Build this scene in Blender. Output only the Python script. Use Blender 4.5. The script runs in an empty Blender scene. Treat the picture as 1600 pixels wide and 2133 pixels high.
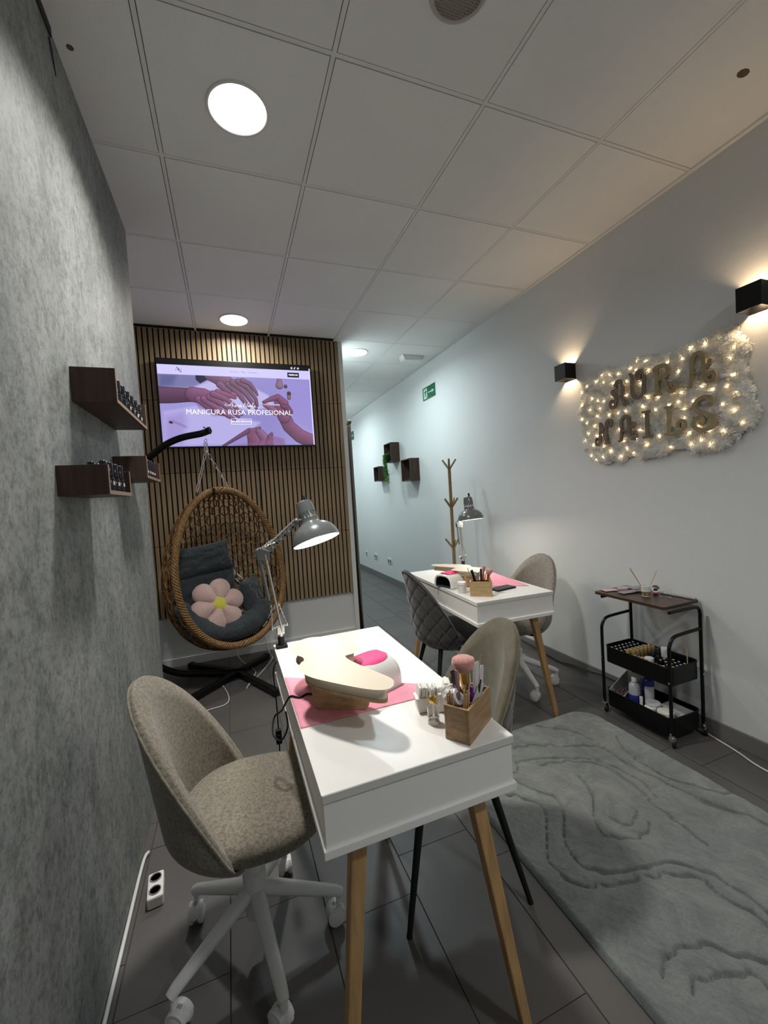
import bpy, bmesh, math, random
import numpy as np
from mathutils import Vector, Matrix, noise
random.seed(7)
S = bpy.context.scene
COL = S.collection
pi = math.pi
# ------------------------------------------------------------------ camera
CAMH = 1.33715
R3 = [[0.93360, 0.35092, 0.07244], [-0.35279, 0.93559, 0.01452], [-0.06267, -0.03911, 0.99727]]
cam = bpy.data.cameras.new('camera')
cam.sensor_fit = 'HORIZONTAL'; cam.sensor_width = 36.0; cam.lens = 855.402 / 1600 * 36.0
cam.clip_start = 0.02; cam.clip_end = 60
camo = bpy.data.objects.new('camera', cam); COL.objects.link(camo)
m4 = Matrix.Identity(4)
for r in range(3):
    m4[r][0] = R3[r][0]; m4[r][1] = R3[r][2]; m4[r][2] = -R3[r][1]
m4.translation = (0, 0, CAMH)
camo.matrix_world = m4
S.camera = camo
# ------------------------------------------------------------------ world + colour management
w = bpy.data.worlds.new('world'); S.world = w; w.use_nodes = True
w.node_tree.nodes['Background'].inputs[0].default_value = (0.55, 0.6, 0.65, 1)
w.node_tree.nodes['Background'].inputs[1].default_value = 0.03
S.view_settings.view_transform = 'Standard'; S.view_settings.look = 'None'
S.view_settings.exposure = 0.28; S.view_settings.gamma = 1.0
S.view_settings.use_curve_mapping = False
CZ = 2.8335; WX = 2.2494; LX = -0.41; SY = 3.85; LEND = 2.55
# ------------------------------------------------------------------ ceiling lights (x, y, power, colour)
def area(name, loc, size, power, col, rot=(0, 0, 0), shape='DISK', spread=pi):
    l = bpy.data.lights.new(name, 'AREA'); l.shape = shape; l.size = size; l.energy = power; l.color = col; l.spread = spread
    if shape == 'RECTANGLE': l.size_y = size
    o = bpy.data.objects.new(name, l); o.location = loc; o.rotation_euler = rot; COL.objects.link(o); return o
DOWN = [(0.140, 1.675, 17.5, (1.0, 0.975, 0.93)), (0.145, 3.56, 9, (1.0, 0.96, 0.88)), (1.345, 4.09, 17, (0.80, 0.96, 1.0)),
        (1.345, 6.49, 18, (0.80, 0.96, 1.0)), (1.345, -0.72, 17, (0.95, 0.98, 1.0)), (1.345, 8.2, 12, (0.80, 0.96, 1.0))]  # rear one is added and unseen; the farther corridor pair is hidden from view
for i, (x, y, e, c) in enumerate(DOWN):
    area('downlight_lamp', (x, y, CZ - 0.012), 0.2, e, c, spread=math.radians(127 if i == 0 else 165))

# ================================================================== helpers
class MB:
    def __init__(s): s.v = []; s.f = []
    def add(s, vs, fs, M=None):
        n = len(s.v)
        s.v += [tuple(M @ Vector(p)) if M is not None else tuple(p) for p in vs]
        s.f += [tuple(i + n for i in f) for f in fs]
        return s
    def box(s, c, d, M=None):
        x, y, z = c; a, b, e = d[0] / 2, d[1] / 2, d[2] / 2
        vs = [(x + i * a, y + j * b, z + k * e) for i in (-1, 1) for j in (-1, 1) for k in (-1, 1)]
        return s.add(vs, [(0, 1, 3, 2), (4, 6, 7, 5), (0, 4, 5, 1), (2, 3, 7, 6), (0, 2, 6, 4), (1, 5, 7, 3)], M)
    def bb(s, x0, x1, y0, y1, z0, z1, M=None):
        return s.box(((x0 + x1) / 2, (y0 + y1) / 2, (z0 + z1) / 2), (x1 - x0, y1 - y0, z1 - z0), M)
    def tube(s, pts, rad, n=10, closed=False, cap=True, M=None, flat=1.0):
        P = [Vector(p) for p in pts]; N = len(P)
        rr = rad if isinstance(rad, (list, tuple)) else [rad] * N
        T = []
        for i in range(N):
            a = P[(i - 1) % N] if (closed or i > 0) else P[i]
            b = P[(i + 1) % N] if (closed or i < N - 1) else P[i]
            d = (b - a)
            T.append(d.normalized() if d.length > 1e-9 else Vector((0, 0, 1)))
        u = T[0].orthogonal().normalized()
        vs = []; fs = []
        for i in range(N):
            u = (u - T[i] * u.dot(T[i]))
            u = u.normalized() if u.length > 1e-6 else T[i].orthogonal().normalized()
            w_ = T[i].cross(u)
            for k in range(n):
                a = 2 * pi * k / n
                vs.append(P[i] + (u * math.cos(a) + w_ * math.sin(a) * flat) * rr[i])
        for i in range(N if closed else N - 1):
            j = (i + 1) % N
            for k in range(n):
                l = (k + 1) % n
                fs.append((i * n + k, i * n + l, j * n + l, j * n + k))
        if cap and not closed:
            fs.append(tuple(range(n))[::-1]); fs.append(tuple((N - 1) * n + k for k in range(n)))
        return s.add(vs, fs, M)
    def lathe(s, prof, n=24, M=None, sq=2.0, sx=1.0, sy=1.0, cap=True):
        vs = []; fs = []
        for r, z in prof:
            for k in range(n):
                a = 2 * pi * k / n; c, d = math.cos(a), math.sin(a)
                q = (abs(c) ** sq + abs(d) ** sq) ** (-1 / sq)
                vs.append((r * c * q * sx, r * d * q * sy, z))
        for i in range(len(prof) - 1):
            for k in range(n):
                l = (k + 1) % n
                fs.append((i * n + k, i * n + l, (i + 1) * n + l, (i + 1) * n + k))
        if cap and prof[0][0] > 1e-6: fs.append(tuple(range(n))[::-1])
        if cap and prof[-1][0] > 1e-6: fs.append(tuple((len(prof) - 1) * n + k for k in range(n)))
        return s.add(vs, fs, M)
    def prism(s, poly, z0, z1, M=None):
        n = len(poly)
        vs = [(x, y, z0) for x, y in poly] + [(x, y, z1) for x, y in poly]
        fs = [tuple(range(n))[::-1], tuple(range(n, 2 * n))] + [(i, (i + 1) % n, n + (i + 1) % n, n + i) for i in range(n)]
        return s.add(vs, fs, M)
    def grid(s, nu, nv, fn, cu=False, cv=False, M=None):
        vs = [fn(i, j) for i in range(nu) for j in range(nv)]; fs = []
        for i in range(nu if cu else nu - 1):
            for j in range(nv if cv else nv - 1):
                a = i; b = (i + 1) % nu; c = (j + 1) % nv
                fs.append((a * nv + j, b * nv + j, b * nv + c, a * nv + c))
        return s.add(vs, fs, M)
    def sphere(s, c, r, n=12, m=8, sc=(1, 1, 1), M=None):
        prof = [(max(r * math.sin(pi * i / m), 0.0), -r * math.cos(pi * i / m)) for i in range(m + 1)]
        T = Matrix.Translation(c) @ Matrix.Diagonal((sc[0], sc[1], sc[2], 1))
        return s.lathe(prof, n, (M @ T) if M is not None else T)
    def build(s, name, mat, parent=None, loc=None, rot=None, smooth=None, bevel=0, bseg=2, merge=True):
        me = bpy.data.meshes.new(name); me.from_pydata(s.v, [], s.f)
        if merge:
            b = bmesh.new(); b.from_mesh(me)
            bmesh.ops.remove_doubles(b, verts=b.verts, dist=1e-6); lv_ = [v for v in b.verts if not v.link_faces]; bmesh.ops.delete(b, geom=lv_, context='VERTS')
            bmesh.ops.recalc_face_normals(b, faces=b.faces); b.to_mesh(me); b.free()
        if mat: me.materials.append(mat)
        if smooth is not None:
            for p in me.polygons: p.use_smooth = True
            me.set_sharp_from_angle(angle=math.radians(smooth))
        o = bpy.data.objects.new(name, me); COL.objects.link(o)
        if parent: o.parent = parent
        if loc is not None: o.location = loc
        if rot is not None: o.rotation_euler = rot
        if bevel:
            bv = o.modifiers.new('bevel', 'BEVEL'); bv.width = bevel; bv.segments = bseg; bv.limit_method = 'ANGLE'; bv.angle_limit = 0.6
            if smooth is None:
                pass
        return o
def inst(name, me, parent, loc, rot=None, sc=None):
    o = bpy.data.objects.new(name, me); COL.objects.link(o); o.parent = parent; o.location = loc
    if rot is not None: o.rotation_euler = rot
    if sc is not None: o.scale = sc
    return o
def tag(o, label, cat, group=None):
    o['label'] = label; o['category'] = cat
    if group: o['group'] = group
    return o
def thing(name, label, cat, loc=(0, 0, 0), rz=0, group=None, rot=None):
    o = bpy.data.objects.new(name, None); o.empty_display_size = 0.05; COL.objects.link(o)
    o.location = loc; o.rotation_euler = rot if rot is not None else (0, 0, rz)
    return tag(o, label, cat, group)
def struct(o): o['kind'] = 'structure'; return o
ORD = ['first', 'second', 'third', 'fourth', 'fifth', 'sixth', 'seventh', 'eighth', 'ninth', 'tenth', 'eleventh', 'twelfth', 'thirteenth']
def kids(o): return [c for c in bpy.data.objects if c.parent == o]
def dup(root, loc, rz=None, label=None, rot=None):
    def cp(o, par):
        c = o.copy(); COL.objects.link(c); c.parent = par
        for ch in list(o.children): cp(ch, c)
        return c
    r = cp(root, None); r.location = loc
    if rz is not None: r.rotation_euler = (0, 0, rz)
    if rot is not None: r.rotation_euler = rot
    if label: r['label'] = label
    return r
def smoothpts(pts, k=6, closed=False):
    P = [Vector(p if len(p) == 3 else (p[0], p[1], 0)) for p in pts]; N = len(P); out = []
    for i in range(N if closed else N - 1):
        if closed: a, b, c, d = P[(i - 1) % N], P[i], P[(i + 1) % N], P[(i + 2) % N]
        else: a, b, c, d = P[max(i - 1, 0)], P[i], P[i + 1], P[min(i + 2, N - 1)]
        for q in range(k):
            t = q / k
            out.append(0.5 * ((2 * b) + (c - a) * t + (2 * a - 5 * b + 4 * c - d) * t * t + (3 * b - a - 3 * c + d) * t ** 3))
    if not closed: out.append(P[-1])
    return out
def srgb(r, g, b):
    f = lambda c: ((c / 255 + 0.055) / 1.055) ** 2.4 if c > 10 else c / 255 / 12.92
    return (f(r), f(g), f(b))
# ------------------------------------------------------------------ materials
MATS = {}
def mat(name, col, rough=0.6, metal=0.0, spec=0.5, noise_=None, bump=None, emit=None, trans=0.0, ior=1.45, coat=0, sheen=0, alpha=1, sub=0):
    """noise_=(scale, amount, stretch xyz, detail)  bump=(scale, strength, stretch)"""
    if name in MATS: return MATS[name]
    m = bpy.data.materials.new(name); m.use_nodes = True; nt = m.node_tree; b = nt.nodes['Principled BSDF']
    b.inputs['Base Color'].default_value = (*col, 1); b.inputs['Roughness'].default_value = rough
    b.inputs['Metallic'].default_value = metal; b.inputs['Specular IOR Level'].default_value = spec; b.inputs['IOR'].default_value = ior
    if trans: b.inputs['Transmission Weight'].default_value = trans
    if coat: b.inputs['Coat Weight'].default_value = coat; b.inputs['Coat Roughness'].default_value = 0.08
    if sheen: b.inputs['Sheen Weight'].default_value = sheen; b.inputs['Sheen Roughness'].default_value = 0.4
    if sub: b.inputs['Subsurface Weight'].default_value = sub; b.inputs['Subsurface Radius'].default_value = (0.02, 0.015, 0.01)
    if alpha < 1: b.inputs['Alpha'].default_value = alpha
    if emit: b.inputs['Emission Color'].default_value = (*emit[0], 1); b.inputs['Emission Strength'].default_value = emit[1]
    L = nt.links.new
    if noise_ or bump: tc = nt.nodes.new('ShaderNodeTexCoord')
    if noise_:
        mp = nt.nodes.new('ShaderNodeMapping'); mp.inputs['Scale'].default_value = noise_[2] if len(noise_) > 2 else (1, 1, 1)
        n = nt.nodes.new('ShaderNodeTexNoise'); n.inputs['Scale'].default_value = noise_[0]; n.inputs['Detail'].default_value = noise_[3] if len(noise_) > 3 else 4
        r = nt.nodes.new('ShaderNodeValToRGB'); a = noise_[1]
        r.color_ramp.elements[0].position = 0.32; r.color_ramp.elements[1].position = 0.68
        r.color_ramp.elements[0].color = (*[c * (1 - a) for c in col], 1); r.color_ramp.elements[1].color = (*[min(c * (1 + a), 1) for c in col], 1)
        L(tc.outputs['Object'], mp.inputs[0]); L(mp.outputs[0], n.inputs[0]); L(n.outputs[0], r.inputs[0]); L(r.outputs[0], b.inputs['Base Color'])
    if bump:
        mp = nt.nodes.new('ShaderNodeMapping'); mp.inputs['Scale'].default_value = bump[2] if len(bump) > 2 else (1, 1, 1)
        n = nt.nodes.new('ShaderNodeTexNoise'); n.inputs['Scale'].default_value = bump[0]; n.inputs['Detail'].default_value = 3
        bp = nt.nodes.new('ShaderNodeBump'); bp.inputs['Strength'].default_value = bump[1]; bp.inputs['Distance'].default_value = 0.004
        L(tc.outputs['Object'], mp.inputs[0]); L(mp.outputs[0], n.inputs[0]); L(n.outputs[0], bp.inputs['Height']); L(bp.outputs[0], b.inputs['Normal'])
    MATS[name] = m
    return m
def wall_paper():
    m = bpy.data.materials.new('weathered_wallpaper'); m.use_nodes = True; nt = m.node_tree; b = nt.nodes['Principled BSDF']
    b.inputs['Roughness'].default_value = 0.62; L = nt.links.new; N = nt.nodes.new
    tc = N('ShaderNodeTexCoord')
    def nz(scale, st, det=6, rough=0.6):
        mp = N('ShaderNodeMapping'); mp.inputs['Scale'].default_value = st; n = N('ShaderNodeTexNoise')
        n.inputs['Scale'].default_value = scale; n.inputs['Detail'].default_value = det; n.inputs['Roughness'].default_value = rough
        L(tc.outputs['Object'], mp.inputs[0]); L(mp.outputs[0], n.inputs[0]); return n.outputs[0]
    def ramp(src, stops):
        r = N('ShaderNodeValToRGB'); e = r.color_ramp.elements
        e[0].position, e[0].color = stops[0][0], (*stops[0][1], 1); e[1].position, e[1].color = stops[1][0], (*stops[1][1], 1)
        for p, c in stops[2:]:
            q = e.new(p); q.color = (*c, 1)
        L(src, r.inputs[0]); return r.outputs[0]
    def mix(t, f, a, bb, mode='MIX'):
        x = N('ShaderNodeMix'); x.data_type = 'RGBA'; x.blend_type = mode
        if isinstance(f, float): x.inputs[0].default_value = f
        else: L(f, x.inputs[0])
        L(a, x.inputs[6]); L(bb, x.inputs[7]); return x.outputs[2]
    base = ramp(nz(4.2, (1, 1, .42), 9, .7), [(.38, (.165, .182, .170)), (.62, (.265, .272, .262))])
    fine = ramp(nz(60, (1, .8, .75), 10, .85), [(.40, (.45, .45, .45)), (.53, (1.15, 1.15, 1.15))])
    c1 = mix(0, .75, base, fine, 'MULTIPLY')
    streak = ramp(nz(17, (1, .9, .55), 15, .92), [(.42, (.40, .40, .40)), (.50, (1, 1, 1))])
    c2 = mix(0, .8, c1, streak, 'MULTIPLY')
    spots = ramp(nz(30, (1, .7, .8), 14, .95), [(.36, (.12, .12, .12)), (.40, (1, 1, 1))])
    c3 = mix(0, .8, c2, spots, 'MULTIPLY')
    L(c3, b.inputs['Base Color'])
    bp = N('ShaderNodeBump'); bp.inputs['Strength'].default_value = .35; bp.inputs['Distance'].default_value = .003
    L(nz(60, (1, 1, .3), 8, .7), bp.inputs['Height']); L(bp.outputs[0], b.inputs['Normal'])
    return m
def fabric(name, c1, c2, scale=900, rough=.9, sheen=.2):
    m = bpy.data.materials.new(name); m.use_nodes = True; nt = m.node_tree; b = nt.nodes['Principled BSDF']
    b.inputs['Roughness'].default_value = rough; b.inputs['Sheen Weight'].default_value = sheen; b.inputs['Specular IOR Level'].default_value = .2
    L = nt.links.new; N = nt.nodes.new
    tc = N('ShaderNodeTexCoord'); n = N('ShaderNodeTexNoise'); n.inputs['Scale'].default_value = scale; n.inputs['Detail'].default_value = 2
    n2 = N('ShaderNodeTexNoise'); n2.inputs['Scale'].default_value = scale * .28; n2.inputs['Detail'].default_value = 4
    a = N('ShaderNodeMath'); a.operation = 'ADD'; a2 = N('ShaderNodeMath'); a2.operation = 'MULTIPLY'; a2.inputs[1].default_value = .5
    L(tc.outputs['Object'], n.inputs[0]); L(tc.outputs['Object'], n2.inputs[0]); L(n.outputs[0], a.inputs[0]); L(n2.outputs[0], a.inputs[1]); L(a.outputs[0], a2.inputs[0])
    r = N('ShaderNodeValToRGB'); r.color_ramp.elements[0].position = .38; r.color_ramp.elements[1].position = .6
    r.color_ramp.elements[0].color = (*c1, 1); r.color_ramp.elements[1].color = (*c2, 1)
    L(a2.outputs[0], r.inputs[0]); L(r.outputs[0], b.inputs['Base Color'])
    bp = N('ShaderNodeBump'); bp.inputs['Strength'].default_value = .35; bp.inputs['Distance'].default_value = .0015
    L(a2.outputs[0], bp.inputs['Height']); L(bp.outputs[0], b.inputs['Normal'])
    return m
M_wallw = mat('white_wall_paint', (.67, .68, .672), .72, bump=(120, .12))
M_ceil = mat('ceiling_tile_white', (.80, .80, .775), .85, bump=(300, .3), noise_=(1.3, .03))
M_grid = mat('ceiling_grid_white', (.74, .74, .715), .6)
M_dark = mat('dark_void', (.03, .03, .03), .9)
M_wallp = wall_paper()
M_floor = mat('grey_floor_tile', (.090, .085, .080), .42, noise_=(3, .10, (1, 1, 1), 8), bump=(40, .06))
M_grout = mat('dark_grout', (.055, .052, .05), .9)
M_base = mat('grey_baseboard_tile', (.17, .165, .158), .45)
M_slat = mat('oak_slat', (.30, .215, .125), .55, noise_=(16, .22, (5, 5, .35), 6))
M_felt = mat('black_felt', (.012, .012, .012), .95)
M_white = mat('white_laminate', (.80, .78, .745), .32)
M_edge = mat('white_edge_band', (.62, .60, .57), .4)
M_oak = mat('light_oak_leg', (.43, .255, .11), .5, noise_=(10, .2, (6, 6, .5), 5))
M_black = mat('black_metal', (.004, .004, .0045), .32, spec=.3)
M_blackm = mat('matt_black', (.008, .008, .009), .6, spec=.3)
M_chrome = mat('chrome', (.75, .75, .75), .18, 1.0)
M_steel = mat('brushed_steel', (.62, .62, .6), .32, 1.0)
M_walnut = mat('dark_walnut_veneer', (.045, .022, .014), .5, noise_=(9, .35, (6, 6, .4), 6))
M_wedge = mat('shelf_edge_brown', (.22, .15, .10), .6)
M_whitep = mat('white_plastic', (.72, .71, .69), .35)
M_greyp = mat('lamp_grey_enamel', (.115, .125, .125), .28, coat=.5)
M_gold = mat('gold', (.80, .50, .12), .25, 1.0)
M_glass = mat('clear_glass', (1, 1, 1), .02, trans=1.0, ior=1.45)
M_wcable = mat('white_cable', (.62, .62, .60), .5)
M_pink = mat('hot_pink_silicone', (.88, .03, .20), .45)
M_towel = mat('pink_paper_towel', (.83, .33, .42), .85, noise_=(30, .05), bump=(200, .3))
M_cush = mat('cream_leatherette', (.70, .60, .47), .5, sub=.05)

# ================================================================== SETTING
XR = 1.1164
# ceiling
cl = struct(MB().bb(-1.25, WX + .1, -1.8, 9.2, CZ + .012, CZ + .05).build('ceiling', M_dark))
gx = [-1.36 + .0 + .6 * i for i in range(7)]     # ..., -.16, .44, 1.04, 1.64, 2.24
gx = [-1.36, -.76, -.16, .44, 1.04, 1.64, 2.2296]
gy = [1.3785 + .6 * j for j in range(-5, 13)]
tile_me = None
tb = MB().box((0, 0, 0), (.572, .572, .010)).build('ceiling_tile', M_ceil, cl, bevel=.001); tile_me = tb.data
first = True
def ceil_tile(cx, cy, sx=1, sy=1):
    global first
    if first: o = tb; first = False
    else: o = inst('ceiling_tile', tile_me, cl, (0, 0, 0)); 
    o.location = (cx, cy, CZ + .005 + random.uniform(-.0008, .0008)); o.scale = (sx, sy, 1)
    o.rotation_euler = (random.uniform(-.0015, .0015), random.uniform(-.0015, .0015), 0)
for i in range(6):
    for j in range(len(gy) - 1):
        x0, x1 = gx[i], gx[i + 1]
        if gy[j] > 3.7 and x1 < 1.1: continue
        if x1 < -.2 and gy[j + 1] < 2.3: continue
        wd = (x1 - x0) - .0205
        ceil_tile((x0 + x1) / 2, (gy[j] + gy[j + 1]) / 2, wd / .572, .5795 / .572)
g = MB()
for x in gx: g.bb(x - .0075, x + .0075, -1.7, 9.1, CZ + .0, CZ + .012)
for y in gy: g.bb(-1.2, WX, y - .0075, y + .0075, CZ + .0005, CZ + .012)
g.build('grid_bar', M_grid, cl)
# edge angle along right wall
struct(MB().bb(WX - .022, WX, -1.7, 9.1, CZ - .003, CZ + .004).build('trim_2', M_grid))
# floor: planks 0.29 x 0.585
fl = struct(MB().bb(-1.25, WX + .1, -1.8, 9.2, -.05, -.003).build('floor', M_grout))
ft = MB().box((0, 0, -.004), (.2885, .5825, .008)).build('floor_tile', M_floor, fl); ft_me = ft.data
k = 0
xs = [-1.27 + .2925 * i for i in range(13)]
for i, x0 in enumerate(xs):
    x0 = .2 - 4 * .2925 + i * .2925 - .2925
    off = 1.24 if i % 2 == 1 else 1.39
    for j in range(-6, 14):
        y0 = off + .585 * j
        if y0 > 9: continue
        if y0 < -1.5: continue
        if x0 < -.9 and y0 < 2.3: continue
        if x0 > 2.3: continue
        if y0 > 3.8 and x0 < .8: continue
        loc = (x0 + .146, y0 + .2925, random.uniform(-.0006, .0003))
        if k == 0: ft.location = loc
        else: inst('floor_tile', ft_me, fl, loc)
        k += 1
# right wall, left wall etc
struct(MB().bb(WX, WX + .12, -1.8, 9.2, 0, 2.95).build('wall_right', M_wallw))
struct(MB().bb(LX - .14, LX, -1.8, LEND, -.05, 2.95).build('wall_left', M_wallp))
struct(MB().bb(-1.3, -1.15, LEND - .1, SY + .1, -.05, 2.95).bb(-1.2, LX - .14, LEND - .14, LEND, -.05, 2.95).build('wall_niche', M_wallw))
wb = struct(MB().bb(-1.2, XR, SY + .02, SY + .16, -.02, 2.95).bb(XR - .12, XR, SY + .16, 9.1, -.02, 2.95).build('wall_back', M_wallw))
struct(MB().bb(XR - .2, WX + .1, 9.1, 9.2, 0, 2.95).build('wall_corridor_end', M_wallw))
struct(MB().bb(LX - .1, WX + .1, -1.8, -1.7, 0, 2.95).build('wall_front', M_wallw))
struct(MB().bb(WX - .012, WX, -1.7, 9.1, 0, .085).build('baseboard_right', M_base, bevel=.002))
struct(MB().bb(-1.15, XR + .0, SY + .008, SY + .02, 0, .07).build('baseboard_back', M_wallw, bevel=.002))
struct(MB().bb(XR - .002, XR + .01, SY + .03, 9.1, 0, .085).build('baseboard_corridor', M_base))
# dark slit where the wallpaper lifts near the ceiling
sl = MB().prism([(1.545, 2.79), (1.556, 2.80), (1.572, 2.77), (1.585, 2.71), (1.568, 2.735)], 0, .0025, Matrix(((0, 0, 1, LX), (1, 0, 0, 0), (0, 1, 0, 0), (0, 0, 0, 1))))
struct(sl.build('trim_3', M_dark))
struct(MB().bb(LX, LX + .006, 1.0, 1.56, CZ - .03, CZ - .001).build('trim_4', M_dark))
# holes / stains in ceiling
hm = mat('brown_stain', (.12, .09, .04), .9); 
o = struct(MB().lathe([(.0, -.001), (.022, -.001), (.026, .002)], 9, Matrix.Translation((1.918, .99, CZ - .0005)) @ Matrix.Diagonal((1, .7, 1, 1))).build('trim_5', hm))
o = struct(MB().lathe([(.0, -.001), (.010, -.001), (.013, .002)], 7, Matrix.Translation((-.37, 1.608, CZ - .0005))).build('trim_6', hm))
# slat cladding
tr = struct(MB().bb(-1.15, 1.071, SY + .002, SY + .021, .425, CZ).build('trim_1', M_felt))
rows = [(.425, 1.03), (1.032, 1.635), (1.637, 2.24), (2.242, CZ - .002)]
for (a, b_) in rows:
    me = MB().box((0, 0, 0), (.0275, .012, b_ - a - .002)).build('slat', M_slat, tr)
    n = 0; x = 1.057
    while x > -1.14:
        loc = (x, SY - .004, (a + b_) / 2)
        if n == 0: me.location = loc
        else: inst('slat', me.data, tr, loc, rot=(0, pi if n % 2 else 0, 0))
        n += 1; x -= .04
struct(MB().bb(1.074, XR, SY - .008, SY + .02, 0, CZ).build('trim_7', M_wallw, bevel=.002))
# ------------------------------------------------------------------ ceiling fittings
M_diff = mat('lit_diffuser', (1, 1, 1), .5, emit=((1.0, .985, .95), 5.0))
M_diffc = mat('lit_diffuser_cool', (1, 1, 1), .5, emit=((.93, 1.0, .98), 4.0))
names = ['round recessed ceiling downlight nearest the camera, brightly lit', 'round ceiling downlight just above the slatted wood wall',
         'round ceiling downlight at the mouth of the corridor']
for i, (x, y, e, c) in enumerate(DOWN[:3]):
    t = thing('ceiling_downlight', names[i], 'downlight', (x, y, CZ))
    MB().lathe([(.103, -.004), (.106, -.007), (.113, -.006), (.116, 0), (.116, .003), (.103, .003), (.103, -.004)], 40, cap=False).build('trim_ring', M_whitep, t, smooth=40)
    MB().lathe([(0, -.005), (.06, -.006), (.103, -.004), (.103, -.002), (0, -.002)], 40).build('diffuser', M_diffc if i == 2 else M_diff, t, smooth=40)
t = thing('ceiling_speaker', 'round perforated ceiling speaker at the top edge of the view', 'speaker', (.755, 1.09, CZ))
MB().lathe([(.078, -.004), (.086, -.007), (.092, -.003), (.094, .001)], 36, cap=False).build('bezel', mat('speaker_white', (.50, .47, .44), .6), t, smooth=40)
gr = MB()
M_gr = mat('speaker_mesh', (.33, .29, .26), .7)
gr.lathe([(0, -.006), (.04, -.0065), (.078, -.005), (.078, 0), (0, 0)], 36)
for a in range(-9, 10):
    hw = math.sqrt(max(.076 ** 2 - (a * .008) ** 2, 0))
    gr.box((a * .008, 0, -.0068), (.002, 2 * hw, .002)); gr.box((0, a * .008, -.0069), (2 * hw, .002, .002))
gr.build('grille', M_gr, t)
t = thing('emergency_light', 'white boxy emergency light fitting on the corridor ceiling', 'emergency light', (1.975, 4.11, CZ))
MB().prism([(-.13, 0), (.13, 0), (.11, -.045), (-.11, -.045)], -.055, .055, Matrix.Rotation(pi / 2, 4, 'X')).build('housing', M_whitep, t, bevel=.004)
MB().box((0, 0, -.047), (.2, .085, .006)).build('lens', mat('frosted_lens', (.75, .78, .78), .3), t, bevel=.001)

# ------------------------------------------------------------------ television
TVX0, TVX1, TVZ0, TVZ1, TVY = -.478, .790, 1.838, 2.574, SY - .065
t = thing('television', 'large wall-mounted flat television showing a nail salon web page', 'television', (0, TVY, 0))
MB().bb(TVX0, TVX1, 0, .035, TVZ0, TVZ1).build('casing', mat('tv_bezel_black', (.01, .01, .012), .25), t, bevel=.003)
MB().bb(-.1, .4, .035, .058, 2.05, 2.35).build('wall_bracket', M_blackm, t)
W_, H_ = 352, 200
sx0, sx1, sz0, sz1 = TVX0 + .010, TVX1 - .010, TVZ0 + .012, TVZ1 - .010
ASP = (sx1 - sx0) / (sz1 - sz0)
yy, xx = np.mgrid[0:H_, 0:W_]; U = (xx + .5) / W_ * ASP; V = (yy + .5) / H_      # V down, both in units of screen height
def q(x, y):    # layout reference -> screen units
    xl = 55 + (y - 95) * .105; xr = 1512 + (y - 135) * .058
    u = (x - xl) / (xr - xl); yt = 48 + (x - 45) * .057; yb = 900 - (x - 140) * .02
    return (u * ASP, (y - yt) / (yb - yt))
img = np.zeros((H_, W_, 3)); 
def sm(a, b, x): tt = np.clip((x - a) / (b - a), 0, 1); return tt * tt * (3 - 2 * tt)
bgc = np.array([150, 142, 205.]); 
img[:] = bgc
img += ((np.sin(U * 3.1 + V * 2) + np.sin(U * 7 - V * 5) * .5) * 7)[..., None]
def blend(mask, col): 
    global img
    img = img * (1 - mask[..., None]) + np.array(col, float) * mask[..., None]
def poly(pts, col, soft=.006, a=1.0):
    P = [q(*p) for p in pts]; d = np.full(U.shape, 1e9); ins = np.zeros(U.shape, bool)
    for i in range(len(P)):
        x1, y1 = P[i]; x2, y2 = P[(i + 1) % len(P)]
        L2 = (x2 - x1) ** 2 + (y2 - y1) ** 2 + 1e-12; tt = np.clip(((U - x1) * (x2 - x1) + (V - y1) * (y2 - y1)) / L2, 0, 1)
        d = np.minimum(d, np.hypot(U - x1 - tt * (x2 - x1), V - y1 - tt * (y2 - y1)))
        c = ((y1 > V) != (y2 > V)) & (U < (x2 - x1) * (V - y1) / ((y2 - y1) + 1e-12) + x1); ins ^= c
    sd = np.where(ins, -d, d); blend(sm(soft, -soft, sd) * a, col)
def limb(pts, rad, col, hi=None, soft=.005, dark=.62):
    """soft capsule chain in reference pixels, shaded across its width"""
    P = [q(*p) for p in pts]; R = [r / 830 for r in rad]
    best = np.full(U.shape, 1e9); side = np.zeros(U.shape)
    for i in range(len(P) - 1):
        x1, y1 = P[i]; x2, y2 = P[i + 1]; dx, dy = x2 - x1, y2 - y1; L2 = dx * dx + dy * dy + 1e-12
        tt = np.clip(((U - x1) * dx + (V - y1) * dy) / L2, 0, 1); rr = R[i] + (R[i + 1] - R[i]) * tt
        ex, ey = U - x1 - tt * dx, V - y1 - tt * dy; dd = np.hypot(ex, ey); sd = dd - rr
        k = sd < best; best = np.where(k, sd, best); side = np.where(k, (ex * .45 - ey * .9) / (rr + 1e-6), side)
    sh = np.clip(.84 + .20 * side, .5, 1.12)
    edge = sm(-.012, .001, best)
    c = np.array(col, float)[None, None] * (sh * (1 - edge * (1 - dark)))[..., None]
    m_ = sm(soft, -soft * .3, best)[..., None]
    global img
    img = img * (1 - m_) + c * m_
SK = (139, 100, 135); SKD = (109, 74, 105)
poly([(60, 190), (420, 205), (440, 290), (380, 330), (70, 330)], (120, 118, 165), .03)
poly([(90, 200), (230, 205), (200, 300), (80, 320)], (85, 88, 135), .04, .7)
poly([(395, 205), (520, 215), (510, 250), (440, 290), (400, 250)], (30, 34, 62), .008)
poly([(560, 255), (380, 325), (480, 420), (900, 560), (1150, 500), (1080, 400), (860, 290)], (186, 178, 226), .02)
poly([(130, 560), (420, 500), (640, 600), (1010, 660), (880, 770), (660, 880), (150, 890)], (176, 170, 224), .02)
poly([(140, 600), (300, 560), (330, 640), (300, 880), (150, 890)], (158, 146, 205), .06)
poly([(330, 700), (330, 720), (190, 650), (210, 640)], (120, 95, 140), .012, .5)
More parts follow.
